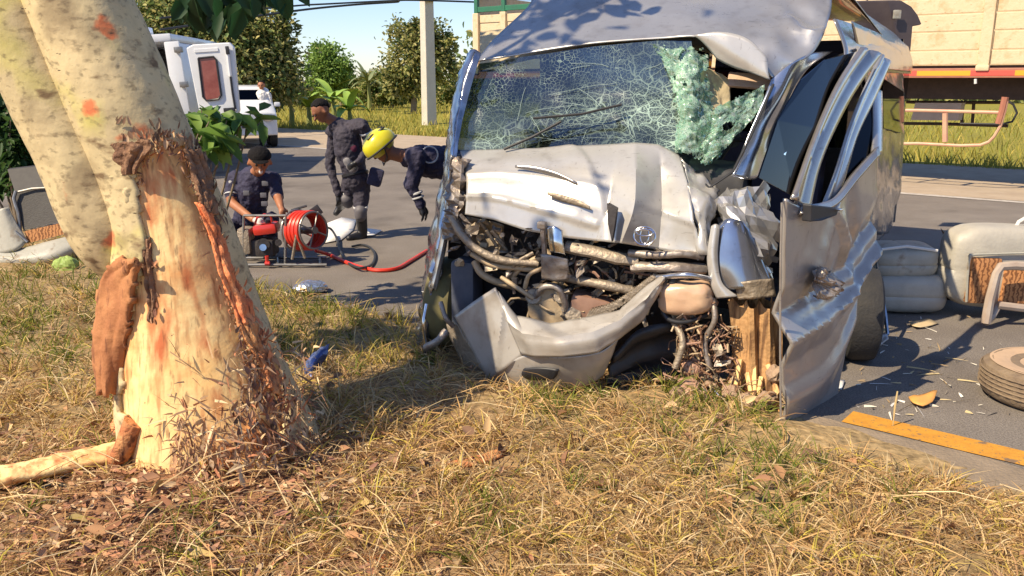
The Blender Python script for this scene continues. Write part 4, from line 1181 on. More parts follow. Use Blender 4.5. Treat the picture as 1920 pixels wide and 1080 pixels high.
lip = [[catmull([r[c] for r in lip], j / 8) for c in range(7)] for j in range(9)]
patch_obj('bumper_lip', lip, m_bump, bumper, 48, 16, lambda u, v, p: .01 * nz(p, 6, 2) + .10 * crumple(p, 9, 3) * max(0, u - .45) + .012 * crease(v - .45, .05, .2), .012, lin=True, ragged=.03)
ap = [[V(919, 714, -.18), V(978, 668, -.27), V(1056, 669, -.33), V(1121, 661, -.31), V(1158, 636, -.26)],
      [V(922, 720, -.14), V(982, 700, -.24), V(1056, 698, -.28), V(1115, 690, -.26), V(1144, 672, -.22)],
      [V(926, 730, -.08), V(986, 732, -.18), V(1052, 730, -.20), V(1106, 720, -.18), V(1130, 704, -.16)]]
patch_obj('bumper_apron', ap, m_bump, bumper, 34, 14, lambda u, v, p: .006 * nz(p, 8, 1), .010)
patch_obj('fog_lamp_opening', [[V(984, 690, -.262), V(1016, 688, -.29), V(1048, 692, -.30)], [V(980, 700, -.255), V(1016, 700, -.285), V(1046, 700, -.29)], [V(990, 708, -.24), V(1016, 710, -.265), V(1040, 708, -.28)]], m_black, bumper, 10, 8, None, .03)
patch_obj('wheel_arch_liner', [[V(1150, 668, -.16), V(1190, 626, -.10), V(1240, 604, -.04), V(1296, 606, .02)], [V(1140, 700, -.12), V(1190, 672, -.02), V(1240, 655, .06), V(1290, 660, .10)], [V(1136, 720, -.08), V(1190, 716, .02), V(1240, 712, .08), V(1296, 716, .12)]], m_black, van, 20, 14, lambda u, v, p: .025 * nz(p, 9, 2) + .02 * math.sin(v * 14), .01)
patch_obj('undershield', [[V(850, 600, .02), V(886, 654, -.04), V(918, 718, -.1)], [V(836, 608, .1), V(860, 668, .06), V(890, 724, .0)]], m_rustm, van, 10, 8, lambda u, v, p: .012 * nz(p, 10, 2), .008)
# wipers
m = MB(); m.tube([V(945, 280, .34), V(1000, 256, .40), V(1052, 228, .47)], .009, 6); m.build('wiper', m_black, van, True)
m = MB(); m.tube([V(1000, 222, .44), V(1090, 214, .47), V(1166, 196, .52)], .008, 6); m.build('wiper', m_black, van, True)
# ---------------------------------------------------------------- splintered stump, clods of earth under the van
stump = thing('splintered_stump', 'splintered pale wood stump wedged under the right corner of the van', 'stump', G(1420, 760))
vs = []; fs = []; nF = 40; nS = 16
for i in range(nS + 1):
    t = i / nS; py = 556 + t * 212
    c = V(1414 + 6 * t, py, .10 - .05 * t); w = (.130 - .015 * t + .05 * max(0, t - .75))
    for k in range(nF):
        a = 2 * math.pi * k / nF
        r = w * (1 + .16 * math.sin(a * 7 + 1) + .10 * math.sin(a * 11 + 2 * t) + .12 * noise.noise(Vector((a * 2, t * 3, 1))))
        top = .05 * abs(math.sin(a * 5)) if i == 0 else 0
        vs.append(c + fu * math.cos(a) * r + fb_ * math.sin(a) * r * .8 - Vector((0, 0, top)))
fs = [(i * nF + k, i * nF + (k + 1) % nF, (i + 1) * nF + (k + 1) % nF, (i + 1) * nF + k) for i in range(nS) for k in range(nF)]
m = MB(); m.add(vs, fs); m.build('bare_wood', mat('weathered_wood', srgb(170, 128, 84), .85, 0, srgb(206, 164, 112), 4, .5, 30, 6), stump, False)
over(bpy.data.materials['weathered_wood'], srgb(96, 66, 44), (30, .48, .62, (1, 1, .12)), .85)
for i in range(7):
    x = 1375 + i * 13; m = MB()
    m.tube([V(x, 690 + random.uniform(-20, 20), -.02), V(x + random.gauss(0, 10), 735, -.08), V(x + random.gauss(0, 22), 772, -.14)], [.016, .012, .006], 6)
    m.build('splinter', m_wood, stump, True)
m_clod = mat('earth_clod', (.30, .19, .13), .95, 0, (.42, .30, .20), 9, .8, 30)
m_clod2 = mat('pinkish_brick_earth', (.46, .27, .19), .9, 0, (.36, .22, .15), 8, .6, 35)
def clod(px, py, ly, r, mm, label, grp, seed):
    m = MB(); p = V(px, py, ly)
    m.ell(p, (r * 1.2, r, r * .9), Matrix.Rotation(seed, 3, 'Z') @ Matrix.Rotation(seed * .7, 3, 'X'), 14, 10, lambda d: 1 + .28 * noise.noise(d * 1.9 + Vector((seed, 0, 0))) + .1 * noise.noise(d * 5 + Vector((seed, 0, 0))))
    o = m.build('earth_clod', mm, None, False); tag(o, label, 'earth', grp); return o
cl = [(1294, 640, .04, .05, 1), (1300, 690, .0, .07, 1), (1332, 730, -.08, .05, 0),
      (1372, 736, -.12, .055, 0), (1290, 726, -.12, .06, 1), (1270, 740, -.18, .045, 0), (1398, 752, -.18, .05, 0), (1440, 748, -.14, .05, 0), (1452, 700, -.04, .05, 0), (1326, 570, .06, .05, 1), (1312, 748, -.18, .05, 0)]
for i, (x, y, ly, r, k) in enumerate(cl):
    clod(x, y, ly, r, m_clod2 if k else m_clod, 'pinkish clod of earth under the van by the bumper' if k else 'brown clod of earth heaped round the splintered stump', 'clods of earth under the van', i * 1.37)
rt = MB()
for k in range(330):
    x = random.uniform(1262, 1468); y = random.uniform(575, 768)
    if 1366 < x and y < 735: continue
    P = []
    for i in range(4):
        P.append(V(x, y, random.uniform(-.10, .02) - max(0, y - 690) * .0018)); x += random.gauss(2, 13); y += random.gauss(6, 13)
    rt.mi = random.choice([0, 0, 1, 2]); rt.tube([catmull(P, i / 6) for i in range(7)], random.uniform(.002, .007), 5)
scr = MB()
for k in range(34):
    x = random.uniform(1262, 1366); y = random.uniform(580, 756)
    c_ = V(x, y, random.uniform(-.10, .03) - max(0, y - 690) * .0018); w_ = random.uniform(.015, .045); h_ = random.uniform(.012, .04); scr.mi = random.choice([0, 0, 1, 2, 3])
    e1 = (fu + Vector((0, 0, random.gauss(0, .8)))).normalized() * w_; e2 = (Vector((0, 0, 1)) + fu * random.gauss(0, .8) - fb_ * random.gauss(0, .6)).normalized() * h_
    vv = [c_ + e1 * i_ + e2 * j_ + fb_ * random.gauss(0, .013) for j_ in (-1, 0, 1) for i_ in (-1, 0, 1)]
    scr.add(vv, [(0, 1, 4, 3), (1, 2, 5, 4), (3, 4, 7, 6), (4, 5, 8, 7)])
os_ = scr.build('torn_scraps', [m_bare, m_dbark, m_pillar, m_rustm], None, thick=.003); tag(os_, 'torn scraps of metal and bark heaped under the van corner', 'scraps', kind='stuff')
o = rt.build('roots', [m_dbark, m_beigem, m_clod2]); tag(o, 'tangled torn roots and fibres under the van', 'roots', kind='stuff')

# ---------------------------------------------------------------- people
m_skin = mat('skin', srgb(168, 112, 78), .55, 0, srgb(150, 96, 66), 9)
m_skind = mat('brown_skin', srgb(146, 96, 68), .55, 0, srgb(130, 82, 58), 9)
m_navy = mat('navy_uniform', (.022, .020, .048), .8, 0, (.035, .032, .070), 12, .5, 35)
m_navy2 = mat('dark_uniform', (.030, .026, .040), .8, 0, (.050, .042, .060), 12, .5, 35)
m_boot = mat('black_boot', (.014, .013, .015), .45)
m_hair = mat('black_hair', (.008, .007, .008), .85, 0, (.014, .012, .012), 30, .6, 60, spec=.15)
m_refl = mat('grey_reflective_tape', (.55, .55, .55), .4)
m_whitec = mat('white_shirt', (.72, .70, .66), .8, 0, (.62, .60, .56), 9)
m_eye = mat('eye', (.02, .015, .012), .3)
def capsule(mb, a, b, r0, r1):
    a = Vector(a); b = Vector(b); d = b - a; L = d.length
    if L < 1e-5:
        mb.ell(a, r0, None, 14, 10); return
    d = d / L; pts = []; rs = []
    for i in range(1, 6):
        w = math.pi / 2 * i / 6; pts.append(a - d * r0 * math.cos(w)); rs.append(r0 * math.sin(w))
    for i in range(4):
        t = i / 3; pts.append(a + d * L * t); rs.append(r0 + (r1 - r0) * t)
    for i in range(5, 0, -1):
        w = math.pi / 2 * i / 6; pts.append(b + d * r1 * math.cos(w)); rs.append(r1 * math.sin(w))
    mb.tube(pts, rs, 14)
def body(name, caps, mats, parent, voxel=.011):
    """caps: (a, b, r0, r1, material index) -> one continuous skin"""
    mb = MB()
    for a, b, r0, r1, k in caps:
        capsule(mb, a, b, r0, r1)
    base = base_of(parent)
    me = bpy.data.meshes.new('tmp'); me.from_pydata([v - base for v in mb.v], [], mb.f)
    t = bpy.data.objects.new('tmp', me); COL.objects.link(t)
    md = t.modifiers.new('r', 'REMESH'); md.mode = 'VOXEL'; md.voxel_size = voxel
    sm = t.modifiers.new('s', 'SMOOTH'); sm.factor = .5; sm.iterations = 4
    dg = bpy.context.evaluated_depsgraph_get()
    me2 = bpy.data.meshes.new_from_object(t.evaluated_get(dg)); me2.name = name
    bpy.data.objects.remove(t)
    me2.materials.clear()
    for x in mats: me2.materials.append(x)
    n = len(me2.polygons); C_ = np.zeros(n * 3); me2.polygons.foreach_get('center', C_); C_ = C_.reshape(-1, 3) + np.array(base)
    best = np.full(n, 1e9); mi = np.zeros(n, np.int32)
    for a, b, r0, r1, k in caps:
        a = np.array(a); b = np.array(b); d = b - a; L2 = (d * d).sum() + 1e-12
        tt = np.clip(((C_ - a) @ d) / L2, 0, 1)
        dist = np.linalg.norm(C_ - (a + tt[:, None] * d), axis=1) - (r0 + (r1 - r0) * tt)
        u = dist < best; best[u] = dist[u]; mi[u] = k
    me2.polygons.foreach_set('material_index', mi)
    me2.polygons.foreach_set('use_smooth', [True] * n)
    o = bpy.data.objects.new(name, me2); link(o, parent); BASE[o.name] = base
    tx = bpy.data.textures.new('folds', 'CLOUDS'); tx.noise_scale = .055; tx.noise_depth = 2
    vg = o.vertex_groups.new(name='cloth'); cl = set()
    for p in me2.polygons:
        if p.material_index in (0,): cl.update(p.vertices)
    vg.add(list(cl), 1.0, 'REPLACE')
    dm = o.modifiers.new('folds', 'DISPLACE'); dm.texture = tx; dm.strength = .034; dm.mid_level = .5; dm.vertex_group = 'cloth'; dm.texture_coords = 'LOCAL'
    return o
def head_caps(c, f, up, r, k):
    f = f.normalized(); up = (up - f * up.dot(f)).normalized(); s = f.cross(up)
    return [(c + up * r * .15 - f * r * .1, c + up * r * .2 - f * r * .15, r * .98, r * .98, k), (c - up * r * .45 + f * r * .22, c - up * r * .75 + f * r * .34, r * .72, r * .48, k),
            (c + f * r * .9 - up * r * .05, c + f * r * 1.12 - up * r * .32, r * .10, r * .17, k), (c + s * r * .95 - up * r * .05, c + s * r * 1.0 - up * r * .3, r * .14, r * .16, k),
            (c - s * r * .95 - up * r * .05, c - s * r * 1.0 - up * r * .3, r * .14, r * .16, k), (c + f * r * .80 + up * r * .22 + s * r * .3, c + f * r * .80 + up * r * .22 - s * r * .3, r * .16, r * .16, k),
            (c + f * r * .78 - up * r * .62 + s * r * .16, c + f * r * .78 - up * r * .62 - s * r * .16, r * .14, r * .14, k)]
def head_parts(c, f, up, r, parent, hair=True, hm=None):
    f = f.normalized(); up = (up - f * up.dot(f)).normalized(); s = f.cross(up)
    M_ = Matrix((s, f, up)).transposed()
    for q in (-1, 1):
        m = MB(); m.ell(c + f * r * .90 + up * r * .06 + s * q * r * .36, r * .12, None, 8, 6); m.build('eye', m_eye, parent, True)
    if hair:
        m = MB(); m.ell(c + up * r * .26 - f * r * .22, (r * 1.05, r * 1.04, r * 1.0), M_, 18, 12, lambda d: (1 if (d.z > .10 + .55 * d.y or d.y < -.45) and d.z > -.55 else .80) * (1 + .05 * noise.noise(d * 9)))
        m.build('hair', hm or m_hair, parent, True)
def hand_caps(w, d, nrm, k, curl=.35, sz=1.0):
    """palm, four fingers and a thumb leaving its side"""
    d = d.normalized(); nrm = (nrm - d * nrm.dot(d)).normalized(); s = d.cross(nrm)
    out = [(w, w + d * .075 * sz, .026 * sz, .034 * sz, k)]
    base = w + d * .085 * sz
    for i, (L, o_) in enumerate([(.062, -.03), (.072, -.010), (.068, .010), (.054, .028)]):
        a = base + s * o_ * sz; b = a + (d - nrm * curl * .6).normalized() * L * .55 * sz; c = b + (d * .7 - nrm * curl * 2).normalized() * L * .55 * sz
        out += [(a, b, .0105 * sz, .0098 * sz, k), (b, c, .0098 * sz, .0085 * sz, k)]
    a = w + d * .03 * sz - s * .026 * sz; b = a + (d * .6 - s * .8).normalized() * .045 * sz; c = b + (d - nrm * curl - s * .1).normalized() * .03 * sz
    out += [(a, b, .013 * sz, .0115 * sz, k), (b, c, .0115 * sz, .010 * sz, k)]
    return out
def bandring(name, a, b, r, w, material, parent):
    m = MB(); a = Vector(a); b = Vector(b); d = (b - a).normalized(); m.tube([a - d * w, a - d * w * .6, a + d * w * .6, a + d * w], [r * .9, r, r, r * .9], 16); return m.build(name, material, parent, True)

# standing rescuer, looking down
Y0 = 9.85
J = lambda x, y, dy=0.0: PY(x, y, Y0 + dy)
pm = thing('person', 'standing person in dark uniform and boots looking down, one foot lifted, beside the hose', 'person', G(676, 446))
hc = J(601, 208, -.14); hf = Vector((-.62, -.45, -.58)); hu = Vector((-.5, -.2, .9))
caps = [(J(668, 338), J(664, 318, -.03), .150, .140, 0), (J(664, 318, -.03), J(654, 282, -.06), .140, .165, 0), (J(654, 282, -.06), J(650, 256, -.08), .165, .155, 0),
        (J(676, 236, -.16), J(624, 246, .06), .088, .085, 0), (J(646, 240, -.06), J(630, 234, -.08), .10, .085, 0), (J(632, 232, -.08), J(610, 218, -.12), .064, .060, 1),
        (J(626, 250, .10), J(618, 308, .08), .068, .055, 0), (J(618, 308, .08), J(633, 362, .0), .055, .040, 0),
        (J(680, 236, -.18), J(697, 274, -.08), .072, .058, 0), (J(697, 274, -.08), J(672, 303, -.26), .056, .040, 0),
        (J(678, 342, .02), J(676, 392, -.06), .112, .078, 0), (J(676, 392, -.06), J(680, 436, .0), .076, .058, 2), (J(680, 440, .0), J(655, 447, -.14), .052, .040, 2), (J(682, 444, .02), J(668, 447, -.08), .046, .046, 2),
        (J(658, 342, .05), J(650, 376, .10), .108, .078, 0), (J(650, 374, .10), J(640, 385, .42), .074, .055, 2), (J(640, 385, .44), J(630, 400, .40), .050, .036, 2)]
caps += head_caps(hc, hf, hu, .104, 1)
caps += [(J(640, 268, -.15), J(662, 278, -.17), .05, .05, 6), (J(652, 300, -.16), J(662, 316, -.14), .06, .06, 4), (J(648, 270, -.2), J(656, 312, -.16), .022, .022, 4), (J(650, 374, .05), J(652, 380, .06), .085, .07, 5), (J(676, 396, -.1), J(676, 404, -.1), .075, .07, 5)]
caps += hand_caps(J(634, 363, 0), Vector((.05, -.1, -1)), Vector((.8, -.5, 0)), 3)
caps += hand_caps(J(672, 303, -.26), Vector((-.8, -.2, -.4)), Vector((0, -1, .3)), 3, .7)
body('body', caps, [m_navy2, m_skind, m_boot, m_boot, mat('grey_harness', (.20, .19, .20), .7, 0, (.3, .28, .28), 20), mat('knee_pad', (.12, .11, .12), .6), mat('dull_red_cloth', (.16, .02, .05), .8, 0, (.08, .02, .05), 14)], pm)
head_parts(hc, hf, hu, .104, pm)
m = MB(); m.box(J(704, 332, -.10), (.16, .12, .20), Matrix.Rotation(.3, 3, 'Y'), .03); m.build('belt_pouch', m_navy, pm, True)
bandring('belt', J(666, 326, -.02), J(660, 300), .158, .022, m_boot, pm)
bandring('reflective_band', J(686, 248, -.15), J(697, 274, -.08), .074, .012, m_refl, pm)
bandring('reflective_band', J(676, 388, -.06), J(680, 436), .086, .012, m_refl, pm)
bandring('reflective_band', J(654, 362, .08), J(650, 376, .10), .092, .012, m_refl, pm)

# crouching rescuer at the pump
Y0 = 8.75
pc = thing('person', 'crouching person in navy short sleeved uniform and black cap working at the pump', 'person', G(455, 478))
hc = J(487, 302, -.20); hf = Vector((.30, -.86, -.40)); hu = Vector((.12, -.32, .9))
caps = [(J(466, 428, .22), J(470, 392, .10), .165, .160, 0), (J(470, 392, .10), J(474, 352, .0), .160, .165, 0), (J(474, 352, 0), J(476, 338, -.02), .165, .150, 0),
        (J(442, 336, 0), J(512, 338, 0), .088, .088, 0), (J(478, 330, -.06), J(486, 312, -.16), .062, .056, 1),
        (J(438, 338, 0), J(434, 364, -.06), .078, .066, 0), (J(434, 364, -.06), J(434, 380, -.10), .054, .048, 1), (J(434, 380, -.10), J(474, 411, -.34), .048, .034, 1),
        (J(514, 340, 0), J(520, 366, -.10), .076, .062, 0), (J(520, 366, -.10), J(526, 386, -.26), .050, .036, 1),
        (J(448, 430, .2), J(424, 428, -.16), .118, .084, 0), (J(424, 428, -.16), J(438, 470, .04), .082, .058, 0), (J(438, 472, .04), J(424, 478, -.12), .050, .040, 2),
        (J(486, 430, .2), J(508, 412, -.12), .118, .084, 0), (J(508, 412, -.12), J(506, 466, .06), .082, .058, 0), (J(506, 470, .06), J(510, 477, -.1), .050, .040, 2)]
caps += head_caps(hc, hf, hu, .108, 1)
caps += hand_caps(J(474, 411, -.34), Vector((.8, -.3, -.25)), Vector((0, -.3, 1)), 3, .7)
caps += hand_caps(J(526, 386, -.26), Vector((.3, -.6, -.5)), Vector((.3, 0, 1)), 1, .7)
body('body', caps, [m_navy, m_skin, m_boot, m_whitec], pc)
head_parts(hc, hf, hu, .108, pc, False)
M_ = Matrix((hf.cross(hu).normalized(), hf.normalized(), hu.normalized())).transposed()
m = MB(); m.ell(hc + hu.normalized() * .050 - hf.normalized() * .012, (.116, .120, .092), M_, 20, 12, lambda d: 1 if d.z > -.02 else .78); m.build('cap', m_hair, pc, True)
m = MB(); m.ell(hc + hu.normalized() * .052 + hf.normalized() * .105, (.078, .055, .010), M_, 16, 8); m.build('cap_peak', m_hair, pc, True)
m = MB(); m.ell(hc + hf.normalized() * .108 - hu.normalized() * .058, (.02, .02, .026), M_, 10, 8); m.build('face_mask', m_whitec, pc, True)
m = MB(); m.box(J(436, 346, -.07), (.07, .02, .08), Matrix.Rotation(.4, 3, 'Z'), .008); m.build('sleeve_badge', m_whitec, pc, True)
bandring('sleeve_cuff', J(434, 364, -.06), J(434, 380, -.1), .070, .008, m_refl, pc)
for x, y in ((497, 344), (462, 362), (494, 366), (496, 382)):
    m = MB(); m.box(J(x, y, -.185), (.065, .02, .05), None, .008); m.build('pocket', mat('vest_patch', (.10, .10, .12), .7), pc, True)

# rescuer with yellow helmet bending over
Y0 = 8.1
ph = thing('person', 'bending person in dark blue uniform and yellow helmet leaning beside the van', 'person', Vector((PY(880, 330, 8.3).x, 8.3, 0)))
hc = J(718, 278, -.10); hf = Vector((-.75, -.40, -.52)); hu = Vector((-.62, -.1, .80))
hip = J(880, 322, .2); kn = Vector((hip.x + .02, hip.y - .05, .5)); an = Vector((hip.x + .05, hip.y + .1, .09))
caps = [(hip, J(838, 306, .1), .16, .165, 0), (J(838, 306, .1), J(792, 302, 0), .165, .15, 0), (J(780, 294, -.2), J(774, 300, .18), .095, .095, 0), (J(790, 298, 0), J(766, 296, -.05), .14, .095, 0), (J(764, 294, -.06), J(735, 288, -.1), .072, .062, 1),
        (J(782, 304, -.22), J(772, 350, -.22), .076, .062, 0), (J(772, 350, -.22), J(788, 384, -.22), .056, .042, 0),
        (J(784, 306, .2), J(768, 346, .2), .074, .06, 0), (J(768, 346, .2), J(792, 384, .1), .054, .04, 0),
        (hip + Vector((0, -.1, 0)), kn + Vector((0, -.12, 0)), .115, .08, 0), (kn + Vector((0, -.12, 0)), an + Vector((0, -.12, 0)), .078, .058, 2), (an + Vector((0, -.12, -.03)), an + Vector((-.17, -.16, -.04)), .05, .04, 2),
        (hip + Vector((0, .12, 0)), kn + Vector((.1, .14, 0)), .115, .08, 0), (kn + Vector((.1, .14, 0)), an + Vector((.12, .14, 0)), .078, .058, 2), (an + Vector((.12, .14, -.03)), an + Vector((-.05, .12, -.04)), .05, .04, 2)]
caps += head_caps(hc, hf, hu, .102, 1)
caps += hand_caps(J(788, 384, -.22), Vector((.3, -.1, -1)), Vector((1, 0, 0)), 3)
caps += hand_caps(J(792, 384, .1), Vector((.4, -.1, -1)), Vector((1, 0, 0)), 3)
body('body', caps, [m_navy, m_skind, m_boot, m_boot], ph)
head_parts(hc, hf, hu, .102, ph, False)
hu_n = hu.normalized(); hf_n = (hf - hu_n * hf.dot(hu_n)).normalized(); M_ = Matrix((hf_n.cross(hu_n), hf_n, hu_n)).transposed()
m_helm = mat('yellow_helmet', (.62, .62, .02), .32, 0, (.66, .50, .02), 4, coat=.5)
m = MB(); m.ell(hc + hu_n * .045, (.142, .172, .135), M_, 28, 16, lambda d: (1 if d.z > -.22 else .84) * (1 + .035 * max(0, math.cos(d.x * 9)) * (d.z > .2)))
hel = m.build('helmet', m_helm, ph, True)
m = MB(); m.torus(hc + hu_n * .012, hu_n, .148, .009, 36, 8, 1.18, hf_n.cross(hu_n)); m.build('helmet_rim', m_black, hel, True)
m = MB(); m.tube([hc + M_ @ Vector((.135, .02, .0)), hc + M_ @ Vector((.105, .05, -.08)), hc + M_ @ Vector((.03, .09, -.125)), hc + M_ @ Vector((-.105, .05, -.08)), hc + M_ @ Vector((-.135, .02, 0))], .007, 6); m.build('chin_strap', m_black, ph, True)
for sx in (-.5, 0, .5):
    for sy in (-.5, .25):
        c = hc + hu_n * .045 + M_ @ Vector((sx * .15, sy * .16, .118 * math.sqrt(max(.1, 1 - (sx * .9) ** 2 - (sy * .9) ** 2)) + .008))
        m = MB(); m.ell(c, (.018, .048, .012), M_, 10, 6); m.build('helmet_vent', m_black, hel, True)
bandring('reflective_band', J(781, 362, -.22), J(788, 384, -.22), .060, .010, m_refl, ph)
bandring('reflective_band', J(784, 370, -.22), J(790, 390, -.22), .058, .008, m_refl, ph)
m = MB(); m.torus(J(806, 290, -.165), (.3, -1, .1), .075, .007, 24, 6); m.build('back_print', m_refl, ph, True)
# a distant bystander
Y0 = 24
pw = thing('person', 'small distant bystander in white shirt by the parked car', 'person', Vector((J(492, 190).x, 24, 0)))
x0 = J(492, 190).x
Z = lambda x, z, dy=0: Vector((x0 + x, 24 + dy, z))
caps = [(Z(0, .95), Z(0, 1.38), .15, .17, 0), (Z(-.17, 1.42), Z(.17, 1.42), .07, .07, 0), (Z(0, 1.48), Z(0, 1.55), .06, .06, 1), (Z(.2, 1.4), Z(.24, 1.1), .06, .05, 0), (Z(.24, 1.1), Z(.2, .86, -.1), .045, .035, 1), (Z(-.2, 1.4), Z(-.24, 1.1), .06, .05, 0),
        (Z(-.24, 1.1), Z(-.2, .86, -.1), .045, .035, 1), (Z(.09, .92), Z(.1, .5), .10, .075, 2), (Z(.1, .5), Z(.1, .08), .075, .055, 2), (Z(-.09, .92), Z(-.1, .5), .10, .075, 2), (Z(-.1, .5), Z(-.1, .08), .075, .055, 2), (Z(.1, .06), Z(.1, .05, -.16), .05, .04, 2), (Z(-.1, .06), Z(-.1, .05, -.16), .05, .04, 2)]
caps += head_caps(Z(0, 1.66), Vector((0, -1, -.1)), Vector((0, 0, 1)), .10, 1)
caps += hand_caps(Z(.2, .86, -.1), Vector((0, -.1, -1)), Vector((-1, 0, 0)), 1) + hand_caps(Z(-.2, .86, -.1), Vector((0, -.1, -1)), Vector((1, 0, 0)), 1)
body('body', caps, [m_whitec, m_skin, m_navy2], pw, .014)
head_parts(Z(0, 1.66), Vector((0, -1, -.1)), Vector((0, 0, 1)), .10, pw)

# ---------------------------------------------------------------- rescue pump with hose reel, hoses
m_red = mat('red_enamel', (.62, .035, .02), .35, 0, (.5, .03, .02), 6, coat=.4)
m_hose = mat('red_hose', (.72, .05, .02), .4, 0, (.6, .035, .02), 12)
m_steel = mat('grey_steel', (.34, .33, .31), .4, .7, (.2, .19, .18), 10)
YP = 8.35
Q = lambda x, y, dy=0.0: PY(x, y, YP + dy)
pump = thing('hydraulic_pump', 'portable rescue pump with red fuel tank and reel of red hose on the road', 'pump', G(520, 492))
m = MB()
for dy in (-.12, .22):
    a = Q(447, 490, dy); c = Q(612, 482, dy); a.z = c.z = .03; m.cyl(a, c, .016, .016, 8)
for x in (452, 520, 600):
    a = Q(x, 488, -.12); c = Q(x, 488, .22); a.z = c.z = .03; m.cyl(a, c, .013, .013, 8)
for x in (455, 534):
    for dy in (-.1, .2):
        a = Q(x, 488, dy); a.z = .03; c = Q(x + 2, 404, dy); m.cyl(a, c, .012, .012, 8)
for dy in (-.1, .2):
    m.cyl(Q(457, 404, dy), Q(536, 404, dy), .012, .012, 8)
m.build('frame', m_steel, pump, True)
m = MB(); m.box(Q(494, 462, .05), (.26, .24, .17), None, .03); m.cyl(Q(494, 458, -.10), Q(494, 458, -.02), .06, .06, 16); m.cyl(Q(522, 455, -.10), Q(522, 455, -.02), .035, .035, 12); m.build('engine', m_dark, pump, True)
m = MB(); m.cyl(Q(493, 464, -.13), Q(493, 464, -.10), .034, .03, 14); m.build('starter_cover', m_chrome, pump, True)
m = MB(); m.box(Q(500, 428, .02), (.24, .2, .11), Matrix.Rotation(-.12, 3, 'Y'), .04); tank = m.build('fuel_tank', m_red, pump, True)
m = MB(); m.cyl(Q(503, 412, .0), Q(503, 418, .0), .03, .03, 12); m.build('tank_cap', m_black, tank, True)
m = MB(); m.tube([Q(478, 420, -.05), Q(482, 408, -.06), Q(496, 402, -.06), Q(508, 406, -.05), Q(510, 416, -.04)], .011, 8); m.build('carry_handle', m_red, pump, True)
m = MB(); m.box(Q(462, 450, .0), (.13, .22, .26), None, .04); m.cyl(Q(452, 430, -.08), Q(446, 452, -.1), .014, .014, 8); m.build('exhaust_guard', m_rustm, pump, True)
m = MB(); m.box(Q(538, 436, .02), (.035, .16, .22), None, .01); m.build('side_plate', m_steel, pump, True)
m = MB(); m.box(Q(590, 398, .15), (.14, .02, .10), Matrix.Rotation(-.6, 3, 'Y'), .006); m.tube([Q(545, 412, .12), Q(547, 394, .14), Q(575, 386, .14)], .012, 6); m.build('reel_bracket', m_black, pump, True)
ax = Vector((.80, -.55, .10)).normalized(); rc_ = Q(572, 432, .0)
reel = None
for i in range(7):
    m = MB(); m.torus(rc_ + ax * (-.075 + .027 * i), ax, .180 - .012 * (i % 2), .019, 36, 8); o = m.build('hose_coil', m_hose, pump, True)
m = MB()
for s_ in (-.105, .125):
    m.torus(rc_ + ax * s_, ax, .205 if s_ < 0 else .18, .010, 36, 8)
    a1 = ax.orthogonal().normalized(); b1 = ax.cross(a1)
    for w in range(4):
        t = w * math.pi / 2 + .4; m.cyl(rc_ + ax * s_, rc_ + ax * s_ + (a1 * math.cos(t) + b1 * math.sin(t)) * .19, .009, .009, 6)
m.cyl(rc_ - ax * .14, rc_ + ax * .15, .035, .035, 12); m.build('reel_drum', m_steel, pump, True)
m = MB(); m.cyl(Q(556, 440, -.2), Q(572, 484, -.15), .014, .014, 8); m.cyl(Q(556, 440, -.2), Q(548, 486, -.15), .014, .014, 8); m.build('reel_stand', m_rustm, pump, True)
m = MB(); m.cyl(Q(500, 480, -.15), Q(501, 494, -.15), .02, .016, 8); m.cyl(Q(497, 494, -.16), Q(506, 494, -.16), .02, .02, 8); m.build('drain_valve', m_red, pump, True)
def hose(name, pts, r, material, label):
    P = [G(x, y, z) for x, y, z in pts]; m = MB(); n = len(P) * 8
    m.tube([catmull(P, i / n) for i in range(n + 1)], r, 8); o = m.build(name, material, None, True); tag(o, label, 'hose', 'hoses on the road'); return o
hose('red_hose', [(592, 470, .1), (618, 478, .03), (650, 492, .02), (680, 502, .02), (712, 507, .02), (744, 503, .02), (768, 490, .02), (800, 470, .02)], .019, m_hose, 'red hose running over the road towards the van')
hose('black_hose', [(598, 428, .22), (618, 428, .12), (630, 444, .06), (638, 470, .02), (652, 492, .02), (676, 502, .045), (697, 496, .02), (703, 480, .02), (696, 466, .02), (680, 459, .02), (660, 462, .02)], .013, m_wire, 'black hose coiled in a loop on the road beside the pump')

# ---------------------------------------------------------------- litter
m_paper = mat('white_sheet', (.78, .76, .72), .8, 0, (.66, .63, .58), 6)
def flat(name, pts, material, label, cat, z=.012, amp=.01, thick=.004, group=None):
    n = len(pts); c = sum((G(x, y, z) for x, y in pts), Vector()) / n
    m = MB(); P = [G(x, y, z) for x, y in pts]; ring = []
    for i in range(n):
        for t in (0, .5):
            ring.append(P[i].lerp(P[(i + 1) % n], t))
    vs = [c + Vector((0, 0, amp * .6))]
    for f in (.5, 1.0):
        for p in ring:
            q_ = c.lerp(p, f); q_.z += amp * abs(noise.noise(Vector((q_.x * 7, q_.y * 7, 2)))) * 2; vs.append(q_)
    k = len(ring); fs = [(0, 1 + i, 1 + (i + 1) % k) for i in range(k)] + [(1 + i, 1 + k + i, 1 + k + (i + 1) % k, 1 + (i + 1) % k) for i in range(k)]
    m.add(vs, fs); o = m.build(name, material, None, True, thick); tag(o, label, cat, group); return o
flat('white_sheet', [(600, 424), (640, 408), (668, 412), (662, 432), (640, 450), (606, 456)], m_paper, 'white sheet lying on the road behind the hose reel', 'sheet', .012, .003)
flat('white_sheet', [(682, 428), (716, 432), (700, 442), (676, 444)], m_paper, 'small white sheet on the road beside the standing boot', 'sheet')
m_foil = mat('crumpled_foil', (.75, .74, .72), .25, .85, (.5, .48, .46), 14)
